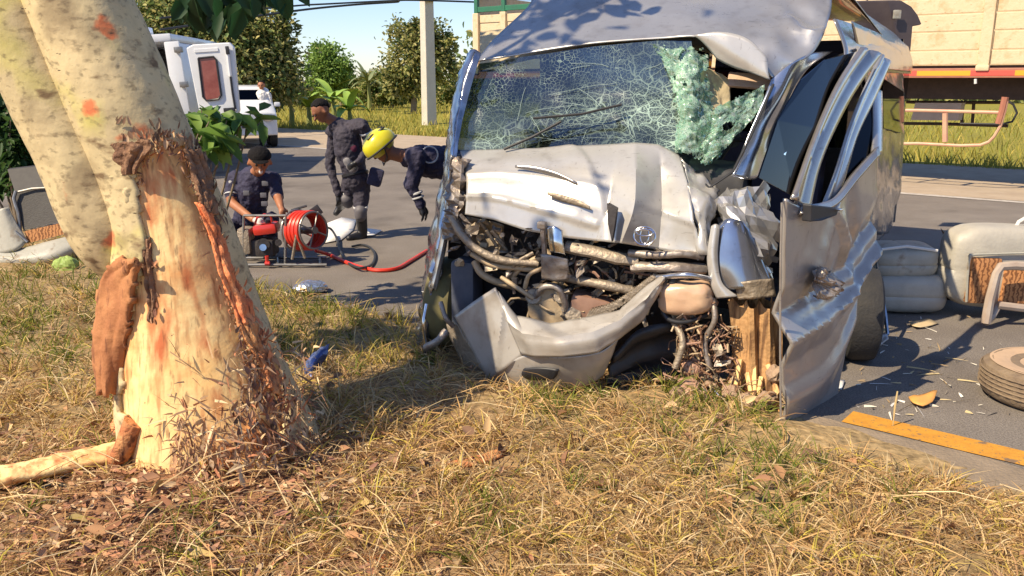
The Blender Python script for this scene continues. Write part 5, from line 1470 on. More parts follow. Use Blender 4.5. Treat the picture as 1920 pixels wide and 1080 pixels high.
def crushed(name, cpx, size, rot, material, label, cat, seed, z=.04):
    m = MB(); c = G(cpx[0], cpx[1], z)
    m.ell(c, size, rot, 26, 16, lambda d: 1 + .30 * crumple(d, 2.6, seed) + .15 * crumple(d, 6, seed))
    o = m.build(name, material, None, False); tag(o, label, cat); return o
crushed('foil_scrap', (582, 540), (.15, .12, .065), Matrix.Rotation(.3, 3, 'Z'), m_foil, 'crumpled silver foil lying on the grass edge', 'foil', 3.0)
m_blue = mat('blue_foil_packet', srgb(72, 92, 150), .3, .5, srgb(150, 160, 196), 12, col3=srgb(60, 74, 120))
o = patch_obj('blue_packet', [[PY(600, 652, 5.05), PY(609, 648, 5.0), PY(618, 644, 5.0)], [PY(576, 674, 4.98), PY(594, 672, 4.93), PY(610, 668, 4.97)], [PY(566, 700, 4.96), PY(582, 700, 4.9), PY(598, 692, 4.94)], [PY(570, 730, 4.9), PY(584, 730, 4.85), PY(594, 722, 4.9)]], m_blue, None, 16, 22, lambda u, v, p: .035 * crumple(p, 16, 2), .006)
tag(o, 'crumpled blue foil packet standing in the grass right of the tree', 'packet')
flat('plastic_shard', [(1703, 748), (1722, 744), (1746, 738), (1756, 744), (1748, 756), (1730, 762), (1712, 758)], mat('orange_plastic', (.72, .36, .09), .5, 0, (.62, .30, .08), 10), 'small orange plastic shard lying on the asphalt', 'shard', .02, .03, .006)
flat('paper_scrap', [(1704, 606), (1740, 600), (1760, 606), (1736, 614), (1716, 616)], mat('straw_paper', (.55, .42, .24), .8), 'pale torn scrap on the asphalt by the grey seat', 'scrap', .012, .015)
flat('white_chip', [(1566, 712), (1584, 714), (1578, 730), (1562, 728)], m_paper, 'small white chip on the asphalt beside the sprung door', 'scrap', .012, .01)
m_tan = mat('tan_dry_stalk', (.55, .42, .20), .8)
sb = []; st = []
for k in range(150):
    x = random.uniform(1600, 1920); y = random.uniform(590, 780); p = G(x, y, .006)
    if x < 1640 and y < 650: continue
    a = random.uniform(0, 6.28); L = random.uniform(.015, .07) if random.random() < .85 else random.uniform(.1, .2)
    sb.append(tuple(p)); st.append(tuple(p + Vector((math.cos(a) * L, math.sin(a) * L, random.uniform(.002, .012)))))
o = blade_mesh('road_litter', sb, st, rng.uniform(.004, .016, len(sb)), np.array([random.choice([(.5, .4, .22), (.6, .55, .45), (.35, .25, .14), (.7, .66, .6)]) for _ in sb]), m_attr, .05)
tag(o, 'straw and chips scattered over the asphalt', 'litter', kind='stuff')
st_ = MB(); p = G(1674, 800); st_.tube([p, p + Vector((0, .0, .12)), p + Vector((.004, 0, .2))], [.002, .006, .004], 6); o = st_.build('grass_spike', m_tan, None, True); tag(o, 'single dry seed spike standing at the yellow line', 'grass spike')

# ---------------------------------------------------------------- seats thrown out of the van
m_vinyl = mat('grey_vinyl', (.33, .32, .27), .5, 0, (.42, .40, .34), 5, .15, 40)
over(m_vinyl, (.20, .15, .10), (9, .58, .74))
m_orange = bpy.data.materials.new('orange_patterned_cloth'); m_orange.use_nodes = True
nt = m_orange.node_tree; b = nt.nodes['Principled BSDF']; b.inputs['Roughness'].default_value = .9
tc = nt.nodes.new('ShaderNodeTexCoord'); wv = nt.nodes.new('ShaderNodeTexWave'); wv.inputs['Scale'].default_value = 9; wv.inputs['Distortion'].default_value = 6; wv.inputs['Detail'].default_value = 2; wv.inputs['Detail Scale'].default_value = 3
r_ = nt.nodes.new('ShaderNodeValToRGB'); r_.color_ramp.elements[0].color = (.20, .08, .03, 1); r_.color_ramp.elements[1].color = (.50, .23, .09, 1); r_.color_ramp.elements[0].position = .25; r_.color_ramp.elements[1].position = .5
nt.links.new(tc.outputs['Object'], wv.inputs[0]); nt.links.new(wv.outputs[0], r_.inputs[0]); nt.links.new(r_.outputs[0], b.inputs['Base Color'])
RZ = lambda a: Matrix.Rotation(a, 3, 'Z')
# stacked grey cushions
sA = thing('grey_seat', 'grey vinyl seat lying in the shade behind the van, cushion stacked on base', 'seat', G(1715, 588))
def qbox(name, x0, y0, x1, y1, Y, depth, bev, material, parent, rot=0.0, tilt=0.0):
    """rounded block whose near face fills those picture corners at distance Y"""
    a = PY(x0, y0, Y); c = PY(x1, y1, Y)
    w = c.x - a.x; h = a.z - c.z
    m = MB(); m.box(((a.x + c.x) / 2, Y + depth / 2, (a.z + c.z) / 2), (w, depth, h), RZ(rot) @ Matrix.Rotation(tilt, 3, 'Y'), bev); return m.build(name, material, parent, True)
def cushion(name, x0, y0, x1, y1, Y, depth, material, parent, rot=0.0, pw=5.0, seams=(), tilt=0.0):
    '''padded block with rounded corners, a sagging face and stitched seams'''
    a = PY(x0, y0, Y); c = PY(x1, y1, Y); w = abs(c.x - a.x) / 2; h = abs(a.z - c.z) / 2; m = MB()
    def fn(d):
        k = 1.0 / (abs(d.x) ** pw + abs(d.y) ** pw + abs(d.z) ** pw) ** (1 / pw)
        q = d * k
        for s_ in seams: k *= 1 - .035 * math.exp(-((q.x - s_) / .035) ** 2)
        k *= 1 - .03 * math.exp(-((q.z + .1) / .04) ** 2) + .02 * noise.noise(d * 2.2)
        return k
    m.ell(((a.x + c.x) / 2, Y + depth / 2, (a.z + c.z) / 2), (w, depth / 2, h), RZ(rot) @ Matrix.Rotation(tilt, 3, 'Y'), 56, 36, fn)
    return m.build(name, material, parent, True)
m_vinyl2 = mat('pale_grey_vinyl', (.46, .43, .36), .5, 0, (.38, .35, .30), 5, .15, 40)
cushion('seat_base', 1646, 518, 1786, 592, 6.45, .5, m_vinyl2, sA, -.12, 4.5, (-.35, .4))
cushion('seat_cushion', 1648, 466, 1768, 526, 6.5, .45, m_vinyl, sA, -.12, 4.5, (0.0,), -.03)
m = MB(); m.tube([PY(1650, 468, 6.5), PY(1700, 462, 6.52), PY(1758, 470, 6.5)], .012, 6); m.build('piping', m_paper, sA, True)
qbox('hinge', 1768, 515, 1796, 548, 6.7, .2, .02, m_vinyl, sA)
flat('paper_pad', [(1758, 492), (1800, 484), (1806, 502), (1768, 512)], mat('yellowed_paper', (.70, .62, .42), .8, 0, (.75, .55, .2), 5), 'pale and yellow paper pad beside the grey seat', 'paper', .14, .02, .02)
o = patch_obj('trim_panel', [[PY(1764, 428, 7.2), PY(1778, 440, 7.1), PY(1800, 436, 7.2)], [PY(1772, 446, 7.1), PY(1790, 452, 7.0), PY(1806, 448, 7.1)], [PY(1786, 466, 7.0), PY(1800, 466, 6.95), PY(1812, 464, 7.0)]], mat('brown_trim', (.20, .12, .07), .6, 0, (.34, .2, .1), 8), None, 10, 10, None, .012)
o2 = o; tag(o, 'small curved brown trim panel propped behind the patterned seat', 'trim panel')
m = MB(); m.box((PY(1790, 470, 6.95).x, 7.0, .25), (.1, .1, .5), None, .02); m.build('trim_foot', m_black, o, True)
# patterned seat on its side
sB = thing('patterned_seat', 'grey edged seat with orange patterned cloth lying on its side by the wheel', 'seat', G(1880, 605))
cushion('seat_shell', 1798, 430, 2060, 584, 6.33, .36, m_vinyl2, sB, 0, 5.0, (-.86,), .04)
qbox('cloth_panel', 1824, 484, 1868, 570, 6.31, .06, .02, m_orange, sB, 0, .04)
qbox('cloth_panel', 1886, 506, 2020, 572, 6.30, .07, .02, m_orange, sB, 0, .04)
m = MB(); m.tube([PY(x, y, 6.31) for x, y in [(1818, 478), (1872, 476), (1940, 474), (2040, 474)]], .010, 6); m.tube([PY(x, y, 6.31) for x, y in [(1818, 478), (1814, 520), (1812, 566)]], .010, 6); m.build('piping', m_vinyl, sB, True)
m = MB(); m.tube([PY(1848, 606, 6.1), PY(1856, 560, 6.12), PY(1868, 514, 6.15), PY(1876, 500, 6.18), PY(1900, 498, 6.18), PY(1960, 502, 6.2), PY(2030, 506, 6.2)], [.036, .034, .032, .034, .034, .034, .034], 8); m.tube([PY(1870, 572, 6.16), PY(1920, 578, 6.16), PY(2030, 586, 6.16)], .03, 8)
m.tube([PY(1848, 606, 6.1), PY(1862, 590, 6.14), PY(1872, 572, 6.18)], .026, 8)
m.build('seat_leg', mat('brown_grey_leg', (.34, .25, .19), .6, 0, (.42, .36, .30), 5), sB, True)
m = MB(); m.tube([PY(1902, 432, 6.5), PY(1910, 416, 6.5), PY(1935, 402, 6.5)], .014, 6); m.build('seat_belt_arm', m_paper, sB, True)
# the seat left of the tree
sL = thing('overturned_seat', 'overturned grey seat with black mesh back lying on the verge left of the tree', 'seat', G(80, 492))
YL = 8.55
Ls = lambda x, y, dy=0.0: PY(x, y, YL + dy)
patch_obj('seat_shell', [[Ls(-60, 470, .0), Ls(30, 470, -.10), Ls(90, 456, -.12), Ls(150, 440, 0)], [Ls(-60, 492, -.12), Ls(30, 490, -.25), Ls(95, 484, -.26), Ls(150, 462, -.1)], [Ls(-60, 520, 0), Ls(36, 512, -.1), Ls(96, 508, -.1), Ls(146, 486, 0)]], m_vinyl, sL, 24, 14, None, .05)
patch_obj('seat_shell', [[Ls(-8, 400, -.02), Ls(4, 392, -.06), Ls(14, 390, -.02)], [Ls(-8, 430, -.05), Ls(14, 424, -.1), Ls(30, 418, -.05)], [Ls(-20, 480, -.08), Ls(30, 470, -.16), Ls(52, 452, -.08)]], m_vinyl, sL, 12, 16, None, .05)
m = MB(); m.poly([Ls(26, 362, .1), Ls(92, 352, .1), Ls(132, 412, -.04), Ls(44, 432, -.04)], Vector((0, .05, .01))); m.build('mesh_back', mat('dark_mesh', (.045, .04, .036), .7, 0, (.06, .055, .05), 30, .3, 80), sL)
m = MB(); m.poly([Ls(14, 318, .3), Ls(84, 310, .3), Ls(94, 350, .12), Ls(28, 360, .12)], Vector((0, .05, .01))); m.build('mesh_back', mat('darker_mesh', (.035, .03, .028), .7, 0, (.05, .045, .04), 20), sL)
m = MB(); m.poly([Ls(46, 434, -.06), Ls(132, 414, -.06), Ls(140, 434, -.08), Ls(52, 456, -.08)], Vector((0, .04, 0))); m.build('cloth_trim', m_orange, sL)
m = MB(); m.tube([Ls(30, 358, .06), Ls(26, 372, .04), Ls(34, 400, 0), Ls(38, 434, -.06)], .018, 8); m.tube([Ls(34, 360, .07), Ls(60, 354, .08), Ls(96, 352, .08)], .012, 6); m.tube([Ls(-10, 398, -.05), Ls(20, 426, -.1), Ls(52, 454, -.12)], .016, 8); m.build('tube_frame', m_steel, sL, True)
crushed('green_leaf_ball', (124, 500), (.12, .10, .10), None, mat('pale_green_leaf', (.34, .44, .10), .6, 0, (.26, .36, .08), 6), 'pale green fallen leaf ball beside the overturned seat', 'leaf', 2.0, .06)

# ---------------------------------------------------------------- loose spare wheel
sw = thing('loose_wheel', 'dusty tan wheel lying flat on the asphalt at the right edge', 'wheel', G(1936, 745))
wc = G(1966, 748); wc.z = 0
m_dusty = mat('dusty_rubber', (.26, .19, .12), .9, 0, (.17, .12, .08), 9, .4, 60); m_dust = mat('tan_dust', (.52, .36, .23), .95, 0, (.44, .30, .19), 4, .2, 40)
m = MB(); prof = [(.17, .02), (.31, .0), (.355, .03), (.37, .07), (.37, .15), (.355, .19), (.31, .215), (.17, .205)]
n = 72; vs = []; fs = []
for k in range(n):
    t = 2 * math.pi * k / n
    for j, (r, z) in enumerate(prof):
        gr = .006 if (j in (3, 4) and k % 2) else 0
        vs.append(wc + Vector((math.cos(t) * (r - gr), math.sin(t) * (r - gr), z)))
M8 = len(prof)
fs = [(k * M8 + j, k * M8 + (j + 1) % M8, ((k + 1) % n) * M8 + (j + 1) % M8, ((k + 1) % n) * M8 + j) for k in range(n) for j in range(M8)]
m.add(vs, fs); m.build('tyre', m_dusty, sw, True)
for z in (.07, .095, .12, .145, .17):
    m = MB(); m.torus(wc + Vector((0, 0, z)), (0, 0, 1), .368, .006, 64, 6); m.build('tread_rib', m_dusty, sw, True)
m = MB(); vs = [wc + Vector((0, 0, .19))]; K = 40
for r, z in ((.06, .192), (.07, .205), (.2, .200), (.24, .218), (.325, .214)):
    for k in range(K):
        t = 2 * math.pi * k / K; vs.append(wc + Vector((math.cos(t) * r, math.sin(t) * r, z + .004 * noise.noise(Vector((math.cos(t) * 3, math.sin(t) * 3, r * 9))))))
fs = [(0, 1 + k, 1 + (k + 1) % K) for k in range(K)] + [(1 + j * K + k, 1 + (j + 1) * K + k, 1 + (j + 1) * K + (k + 1) % K, 1 + j * K + (k + 1) % K) for j in range(4) for k in range(K)]
m.add(vs, fs); m.build('wheel_disc', m_dust, sw, True)
# ---------------------------------------------------------------- cargo trailer on the far shoulder
QT = 15.9
T = lambda px, py, dq=0.0: PL(px, py, R(QT + dq, 0), RN)
m_cream = mat('cream_paint', (.62, .47, .28), .6, 0, (.54, .38, .20), 5, .2, 30, 7, col3=(.66, .52, .33))
over(m_cream, (.34, .18, .08), (14, .66, .74, (1, 1, 3)))
m_tgreen = mat('green_paint', (.02, .16, .08), .5, 0, (.03, .12, .07), 6)
m_tdark = mat('dark_chassis', (.06, .04, .03), .8, 0, (.09, .06, .045), 8)
m_tred = mat('red_brown_rail', (.42, .17, .10), .6, 0, (.34, .13, .08), 7)
m_or = mat('orange_reflector', (.85, .36, .03), .35); m_rd = mat('red_reflector', (.72, .10, .07), .35)
m_rail = mat('faded_pink_pipe', (.58, .28, .20), .55, 0, (.60, .40, .24), 5)
sL_ = RD.dot(T(889, 60)); sR_ = RD.dot(T(2100, 60)); zB = T(1800, 146).z
truck = thing('cargo_trailer', 'long cream cargo trailer with green top rails parked on the far shoulder', 'truck', R(QT + 1.2, (sL_ + sR_) / 2, 0))
RT = Matrix((RD, RN, Vector((0, 0, 1)))).transposed()
def rbox(mb, s0, s1, q0, q1, z0, z1, bev=0.0):
    c = R((q0 + q1) / 2, (s0 + s1) / 2, (z0 + z1) / 2); return mb.box(c, (abs(s1 - s0), abs(q1 - q0), abs(z1 - z0)), RT, bev)
zs = [zB + .20, zB + .44, zB + .74, zB + 1.02, zB + 1.27, zB + 1.46]
posts = [T(x, 60) for x in (1862,)]
s_post = RD.dot(T(1846, 100)); step = 2.02; ps = []
s = s_post
while s < sL_ - .5: ps.append(s); s += step
s = s_post - step
while s > sR_: ps.append(s); s -= step
ps = sorted(ps + [sL_ - .06, sR_ + .06])
for i in range(len(ps) - 1):
    for j in range(len(zs) - 1):
        m = MB(); rbox(m, ps[i] + .09, ps[i + 1] - .09, QT + .03 + .012 * (j % 2), QT + .08, zs[j] + .008, zs[j + 1] - .008, .012); m.build('side_board', m_cream, truck)
for s in ps:
    m = MB(); rbox(m, s - .085, s + .085, QT - .03, QT + .07, zB + .17, zB + 1.50, .012); o = m.build('post', m_cream, truck)
    m = MB(); rbox(m, s - .1, s + .1, QT - .06, QT + .04, zB + .11, zB + .20, .02); m.build('hinge', m_cream, o, True)
    m = MB(); rbox(m, s - .05, s + .05, QT - .01, QT + .07, zB + 1.50, zB + 2.6); m.build('rail_post', m_tgreen, truck)
for z0 in (1.52, 1.80, 2.08, 2.36):
    m = MB(); rbox(m, sL_, sR_, QT + .0, QT + .05, zB + z0, zB + z0 + .12, .01); m.build('top_rail', m_tgreen, truck)
m = MB(); rbox(m, sL_, sR_, QT - .02, QT + .10, zB, zB + .155, .01); m.build('side_rail', m_tred, truck)
s = RD.dot(T(1720, 136)); k = 0
while s > sR_: 
    m = MB(); rbox(m, s, s - (.82 if k % 2 == 0 else .64), QT - .026, QT - .016, zB + .035, zB + .115); m.build('reflector_strip', m_or if k % 2 == 0 else m_rd, truck); s -= .82 if k % 2 == 0 else .64; k += 1
s = RD.dot(T(1720, 136)) ; k = 1
while s < sL_ - .9:
    L_ = .82 if k % 2 == 0 else .64
    m = MB(); rbox(m, s, s + L_, QT - .026, QT - .016, zB + .035, zB + .115); m.build('reflector_strip', m_or if k % 2 == 0 else m_rd, truck); s += L_; k += 1
m = MB(); rbox(m, sL_, sR_, QT + .1, QT + 2.4, zB + .12, zB + .2); m.build('deck', m_tdark, truck)
m = MB(); rbox(m, sL_, sR_, QT + 2.36, QT + 2.42, zB + .2, zB + 1.5); m.build('far_side', m_cream, truck)
m = MB(); rbox(m, sL_ - .06, sL_, QT + .09, QT + 2.36, zB + .2, zB + 1.9); m.build('headboard', m_cream, truck)
for q in (.75, 1.55):
    m = MB(); rbox(m, sL_, sR_, QT + q, QT + q + .14, zB - .36, zB + .12); m.build('chassis_beam', m_tdark, truck)
k = 0; s = sR_
while s < sL_:
    m = MB(); rbox(m, s, s + .07, QT + .12, QT + 2.38, zB - .02, zB + .11); m.build('cross_beam', m_tdark, truck); s += 1.0
def guard(name, pts, r, material, dq=.06):
    m = MB(); m.tube([T(x, y, dq) for x, y in pts], r, 8); return m.build(name, material, truck, True)
guard('side_guard_rail', [(1640, 207), (1720, 207), (1800, 209), (1874, 211)], .028, m_rail)
guard('side_guard_rail', [(1640, 270), (1720, 269), (1800, 273), (1838, 272), (1854, 266), (1864, 256), (1876, 236), (1884, 208), (1888, 190)], .026, m_rail)
guard('side_guard_post', [(1772, 212), (1772, 266)], .045, m_rail); guard('side_guard_post', [(1688, 150), (1687, 268)], .026, m_rail)
guard('side_guard_post', [(1872, 232), (1880, 205), (1885, 182)], .055, m_tred)
guard('air_line', [(1884, 186), (1900, 196), (1907, 212), (1898, 228), (1878, 233), (1800, 232)], .018, m_black, .3)
guard('hook', [(1696, 146), (1696, 156)], .022, m_paper, -.02); guard('hook', [(1829, 148), (1829, 157)], .022, m_paper, -.02)
m = MB(); m.poly([T(1716, 193, .9), T(1803, 193, .9), T(1796, 226, .9), T(1708, 225, .9)], RN * .3); m.build('tool_box', mat('grey_box', (.48, .40, .33), .7, 0, (.40, .33, .27), 4), truck)
guard('far_guard_rail', [(1640, 190), (1760, 192), (1880, 192)], .03, m_tdark, 2.2); guard('far_guard_rail', [(1640, 231), (1760, 232), (1890, 236)], .03, m_tdark, 2.2)
for x in (1806, 1826):
    guard('far_guard_post', [(x, 190), (x - 3, 234)], .03, m_tdark, 2.2)
for sc_ in (RD.dot(T(1450, 200)), RD.dot(T(1350, 200)), sL_ - 1.2):
    for dq in (.28, 2.1):
        c = R(QT + dq, sc_, .48); wheel('wheel', c, RN, .48, .28, truck)
m = MB(); rbox(m, sR_ + .6, sR_ + .8, QT + .5, QT + .7, 0.01, zB - .3); rbox(m, sR_ + .6, sR_ + .8, QT + 1.7, QT + 1.9, 0.01, zB - .3); m.build('landing_leg', m_tdark, truck)
# the raised tailgate of the van
m = MB(); m.poly([PY(1664, 0, 9.5), PY(1690, 0, 9.5), PY(1710, 12, 9.5), PY(1722, 28, 9.5), PY(1730, 47, 9.5), PY(1712, 50, 9.5), PY(1708, 98, 9.5), PY(1692, 104, 9.5), PY(1680, 60, 9.5)], Vector((-.4, .12, .0)))
m.build('raised_tailgate', mat('dark_tailgate', (.06, .045, .05), .35, .2, (.09, .07, .07), 5), van, False, bevel=.012)
m = MB(); m.box(PY(1682, 27, 9.44), (.08, .03, .09), None, .01); m.build('tailgate_plate', m_vinyl, van, True)

# ---------------------------------------------------------------- ambulance with its rear door open
m_white = mat('white_paint', (.74, .75, .76), .35, 0, (.66, .67, .68), 3, coat=.4)
m_redglass = mat('reddish_window', (.20, .045, .04), .15, 0, (.34, .12, .10), 3)
amb = thing('ambulance', 'white ambulance on the road with its rear door open, behind the tree', 'ambulance', Vector((PY(300, 200, 17.5).x, 17.5, 0)))
tl = Matrix.Rotation(-.07, 3, 'Y')
aX = PY(345, 150, 16).x
def abox(mb, x0, x1, y0, y1, z0, z1, bev=.03):
    c = Vector(((x0 + x1) / 2, (y0 + y1) / 2, (z0 + z1) / 2)); piv = Vector((aX - .9, 16, .4))
    return mb.box(piv + tl @ (c - piv), (x1 - x0, y1 - y0, z1 - z0), tl, bev)
for nm, a in (('roof', (aX - 1.86, aX, 16, 19.6, 2.42, 2.56)), ('left_wall', (aX - 1.86, aX - 1.78, 16, 19.6, .8, 2.42)), ('right_wall', (aX - .08, aX, 16, 19.6, .8, 2.42)), ('front_wall', (aX - 1.78, aX - .08, 19.5, 19.6, .8, 2.42)), ('floor', (aX - 1.86, aX, 16, 19.6, .68, .8))):
    m = MB(); abox(m, *a); m.build(nm, m_white, amb, True)
m = MB(); abox(m, aX - 1.7, aX - .12, 18.4, 18.5, .8, 2.4, .01); m.build('interior_shade_sheet', m_intd, amb)  # dark sheet standing in for the shade inside the open rear
m = MB(); abox(m, aX - 1.2, aX - .6, 16.4, 18.2, .8, 1.15, .05); m.build('stretcher', m_navy2, amb, True)
m = MB(); abox(m, aX - .10, aX + .02, 15.94, 16.0, .8, 2.42, .02); m.build('door_frame', m_steel, amb, True)
m = MB(); abox(m, aX - 1.9, aX + .04, 15.75, 15.98, .45, .62, .04); m.build('rear_bumper', m_steel, amb, True)
for x in (aX - 1.7, aX - .22):
    for y in (16.9, 19.9):
        wheel('wheel', Vector((x, y, .34)), (1, 0, 0), .34, .22, amb)
m = MB(); abox(m, aX - 1.8, aX - .06, 19.6, 21.3, .4, 1.15, .12); abox(m, aX - 1.7, aX - .16, 19.62, 20.6, 1.1, 1.75, .16); m.build('cab', m_white, amb, True)
m = MB(); abox(m, aX - .85, aX - .45, 16.3, 16.6, 2.56, 2.72, .04); m.build('roof_lamp', mat('lamp_lens_white', (.8, .82, .9), .1), amb, True)
m = MB(); abox(m, aX - 1.3, aX - .86, 16.3, 16.6, 2.56, 2.70, .04); m.build('roof_lamp', mat('lamp_lens_blue', (.04, .05, .35), .15), amb, True)
A_ = lambda x, y, dy=0.0: PY(x, y, 15.6 + dy)
m = MB(); m.poly([A_(346, 90), A_(358, 83), A_(425, 79), A_(433, 88), A_(444, 208), A_(440, 214), A_(378, 216), A_(370, 210)], Vector((.01, .09, 0))); dr_ = m.build('rear_door', m_white, amb, bevel=.02)
m = MB(); m.poly([A_(369, 110, -.02), A_(395, 107, -.02), A_(399, 112, -.02), A_(408, 178, -.02), A_(404, 184, -.02), A_(384, 187, -.02), A_(379, 182, -.02)], Vector((0, .02, 0))); m.build('door_window', m_redglass, dr_)
m = MB(); m.tube([A_(x, y, -.025) for x, y in [(368, 109), (396, 106), (401, 112), (410, 179), (405, 186), (383, 189), (377, 182), (368, 109)]], .018, 6); m.build('window_rubber', m_black, dr_, True)
m = MB(); m.tube([A_(421, 90, -.03), A_(424, 118, -.03), A_(427, 142, -.03)], .034, 8); m.build('gas_strut', m_white, dr_, True)
m = MB(); m.tube([A_(427, 144, -.03), A_(431, 175, -.03), A_(436, 205, -.03)], .02, 8); m.build('strut_rod', m_black, dr_, True)
m = MB(); m.box(A_(421, 94, -.05), (.06, .05, .14), tl, .01); m.build('latch', m_black, dr_, True)
m = MB(); m.poly([A_(360, 92, -.015), A_(404, 89, -.015), A_(405, 96, -.015), A_(361, 99, -.015)], Vector((0, .015, 0))); m.build('door_rib', m_white, dr_, bevel=.006)
m = MB(); m.box(A_(425, 206, -.05), (.2, .06, .07), tl, .01); m.build('door_step', m_black, dr_, True)
m = MB(); abox(m, aX - .06, aX + .20, 15.72, 15.80, .82, 2.40, .02); m.build('door_jamb', m_white, amb, True)
for z_ in (1.0, 1.6, 2.2):
    m = MB(); abox(m, aX + .12, aX + .26, 15.62, 15.72, z_, z_ + .10, .015); m.build('door_hinge', m_steel, amb, True)
_pv = Vector((aX, 15.8, 0)); amb.rotation_euler.z = .10
amb.location = _pv + Matrix.Rotation(.10, 3, 'Z') @ (Vector(amb.location) - _pv)
# ---------------------------------------------------------------- parked car beyond
car = thing('parked_car', 'dark windowed white car parked beyond the ambulance door', 'car', Vector((PY(428, 190, 24).x, 25, 0)))
cx = PY(428, 190, 24).x
prof = [(-1.0, .35), (-1.0, .95), (-.55, 1.08), (-.15, 1.62), (1.6, 1.66), (2.4, 1.1), (3.2, 1.05), (3.25, .4)]
vs = []; fs = []
for sx in (-.86, -.70, .70, .86):
    for (y, z) in prof:
        k = 1 if abs(sx) < .8 else 0
        vs.append(Vector((cx + sx * (1 if z < 1.15 else .86), 24 + y + (0 if k else .08 * (y < 0)), z - (0 if k else .06 * (z > .5)))))
n8 = len(prof)
for a in range(3):
    for j in range(n8):
        fs.append((a * n8 + j, a * n8 + (j + 1) % n8, (a + 1) * n8 + (j + 1) % n8, (a + 1) * n8 + j))
fs += [tuple(range(n8)), tuple(range(3 * n8, 4 * n8))]
m = MB(); m.add(vs, fs); m.build('body', m_white, car, True, bevel=.03)
m = MB(); m.poly([(cx - .58, 23.50, 1.14), (cx + .58, 23.50, 1.14), (cx + .52, 23.78, 1.54), (cx - .52, 23.78, 1.54)], Vector((0, .03, -.02))); m.build('windscreen', m_side, car)
m = MB(); m.box((cx, 22.98, .66), (.9, .05, .22), None, .02); m.build('grille', m_black, car, True)
for sx in (-.62, .62):
    m = MB(); m.ell((cx + sx, 22.99, .80), (.16, .06, .09)); m.build('headlight', m_chrome, car, True)
    for y in (23.7, 26.4):
        wheel('wheel', Vector((cx + sx * 1.25, y, .33)), (1, 0, 0), .33, .2, car)
    m = MB(); m.box((cx + sx * 1.5, 23.65, 1.15), (.16, .08, .12), None, .03); m.build('mirror', m_white, car, True)

car.rotation_euler.z = .34
# ---------------------------------------------------------------- pole and cables
m_conc = mat('pale_concrete', (.60, .56, .48), .85, 0, (.52, .47, .40), 3, .3, 30)
pb = PY(805, 236, 34); pz = gh(pb.x, pb.y)
pole = thing('utility_pole', 'pale concrete utility pole standing in the field across the road', 'pole', Vector((pb.x, pb.y, pz)))
m = MB(); m.box((pb.x, pb.y, pz + 5), (.46, .40, 10.3), RZ(.7), .03, .75); m.build('shaft', m_conc, pole)
for z in (4.9, 9.2):
    m = MB(); m.box((pb.x, pb.y, z), (.62, .62, .08), RZ(.7)); m.build('band', m_steel, pole)
def cable(pts, r, label):
    P = [PY(*q) for q in pts]; m = MB(); m.tube([catmull(P, i / 40) for i in range(41)], r, 6); o = m.build('cable', m_wire, None, True); tag(o, label, 'cable', 'cables on the pole')
cable([(300, 34, 26), (540, 12, 30), (620, 7, 31), (810, -2, 33.8), (900, -2, 36), (1200, 2, 44)], .030, 'thin cable sagging to the pole, upper of the two')
cable([(300, 56, 26), (540, 22, 30), (650, 10, 31.5), (740, 4, 32.8), (810, 1, 33.8), (1200, 16, 44)], .036, 'thicker cable sagging to the pole, lower of the two')

# ---------------------------------------------------------------- vegetation across the road
m_leafb = attr_mat('far_leaf', .6, .4, .3)
m_trunkb = mat('grey_brown_bark', (.16, .12, .08), .9, 0, (.24, .19, .13), 8, .5, 20)
def far_tree(name, label, x, Y, blobs, n, leaf, pal, group, seed, trunk=True, cat='tree'):
    """blobs: (px, py, rx px, ry px) lobes of the crown"""
    rr = np.random.default_rng(seed); sc = Y / FPX
    gx_ = PY(x, 200, Y).x; z0 = gh(gx_, Y)
    t = thing(name, label, cat, Vector((gx_, Y, z0)), group)
    B = []; D_ = []; N_ = []; L_ = []; C_ = []
    cents = []
    for (px, py, rx, ry) in blobs:
        c = PY(px, py, Y); c = np.array(c); R3 = np.array((rx * sc, max(rx, ry) * sc * .8, ry * sc)); cents.append(Vector(c))
        k = int(n * rx * ry / sum(b_[2] * b_[3] for b_ in blobs))
        # leaf clumps on the lobe
        nc = max(6, k // 28)
        for _ in range(nc):
            d = rr.normal(size=3); d /= np.linalg.norm(d); rad = rr.uniform(.3, 1.22) ** .7
            cc = c + d * R3 * rad
            shade = rr.uniform(.7, 1.25)
            p = cc + rr.normal(size=(28, 3)) * R3.mean() * rr.uniform(.10, .24)
            B.append(p); dd = rr.normal(size=(28, 3)) * .8 + d; D_.append(dd); N_.append(rr.normal(size=(28, 3)) * .6 + np.array([0, 0, 1]) + d * .5)
            L_.append(rr.uniform(.6, 1.3, 28) * leaf); C_.append(np.array(pal)[rr.integers(0, len(pal), 28)] * shade * rr.uniform(.85, 1.15, (28, 1)))
    B = np.concatenate(B); keep = B[:, 2] > z0 + .02
    L_ = np.concatenate(L_)[keep]
    leaf_mesh('crown', B[keep], np.concatenate(D_)[keep], np.concatenate(N_)[keep], L_, L_ * .6, np.concatenate(C_)[keep], m_leafb, t)
    if trunk:
        m = MB(); b0 = Vector((gx_, Y, z0 - .1)); top = cents[0]
        m.tube([b0, b0.lerp(top, .5) + Vector((.1, 0, 0)), top], [.16, .12, .06], 8)
        for c in cents[1:]:
            m.tube([b0.lerp(top, .45), b0.lerp(top, .5).lerp(c, .6), c], [.09, .06, .03], 6)
        m.build('trunk', m_trunkb, t, True)
    return t
OLV = [(.36, .36, .12), (.42, .40, .15), (.28, .31, .10), (.48, .43, .18)]  # olive leaf colours paled to stand in for distance haze
GRN = [(.09, .16, .03), (.12, .20, .04), (.07, .13, .03)]
DKG = [(.09, .14, .05), (.13, .19, .06), (.16, .22, .07)]
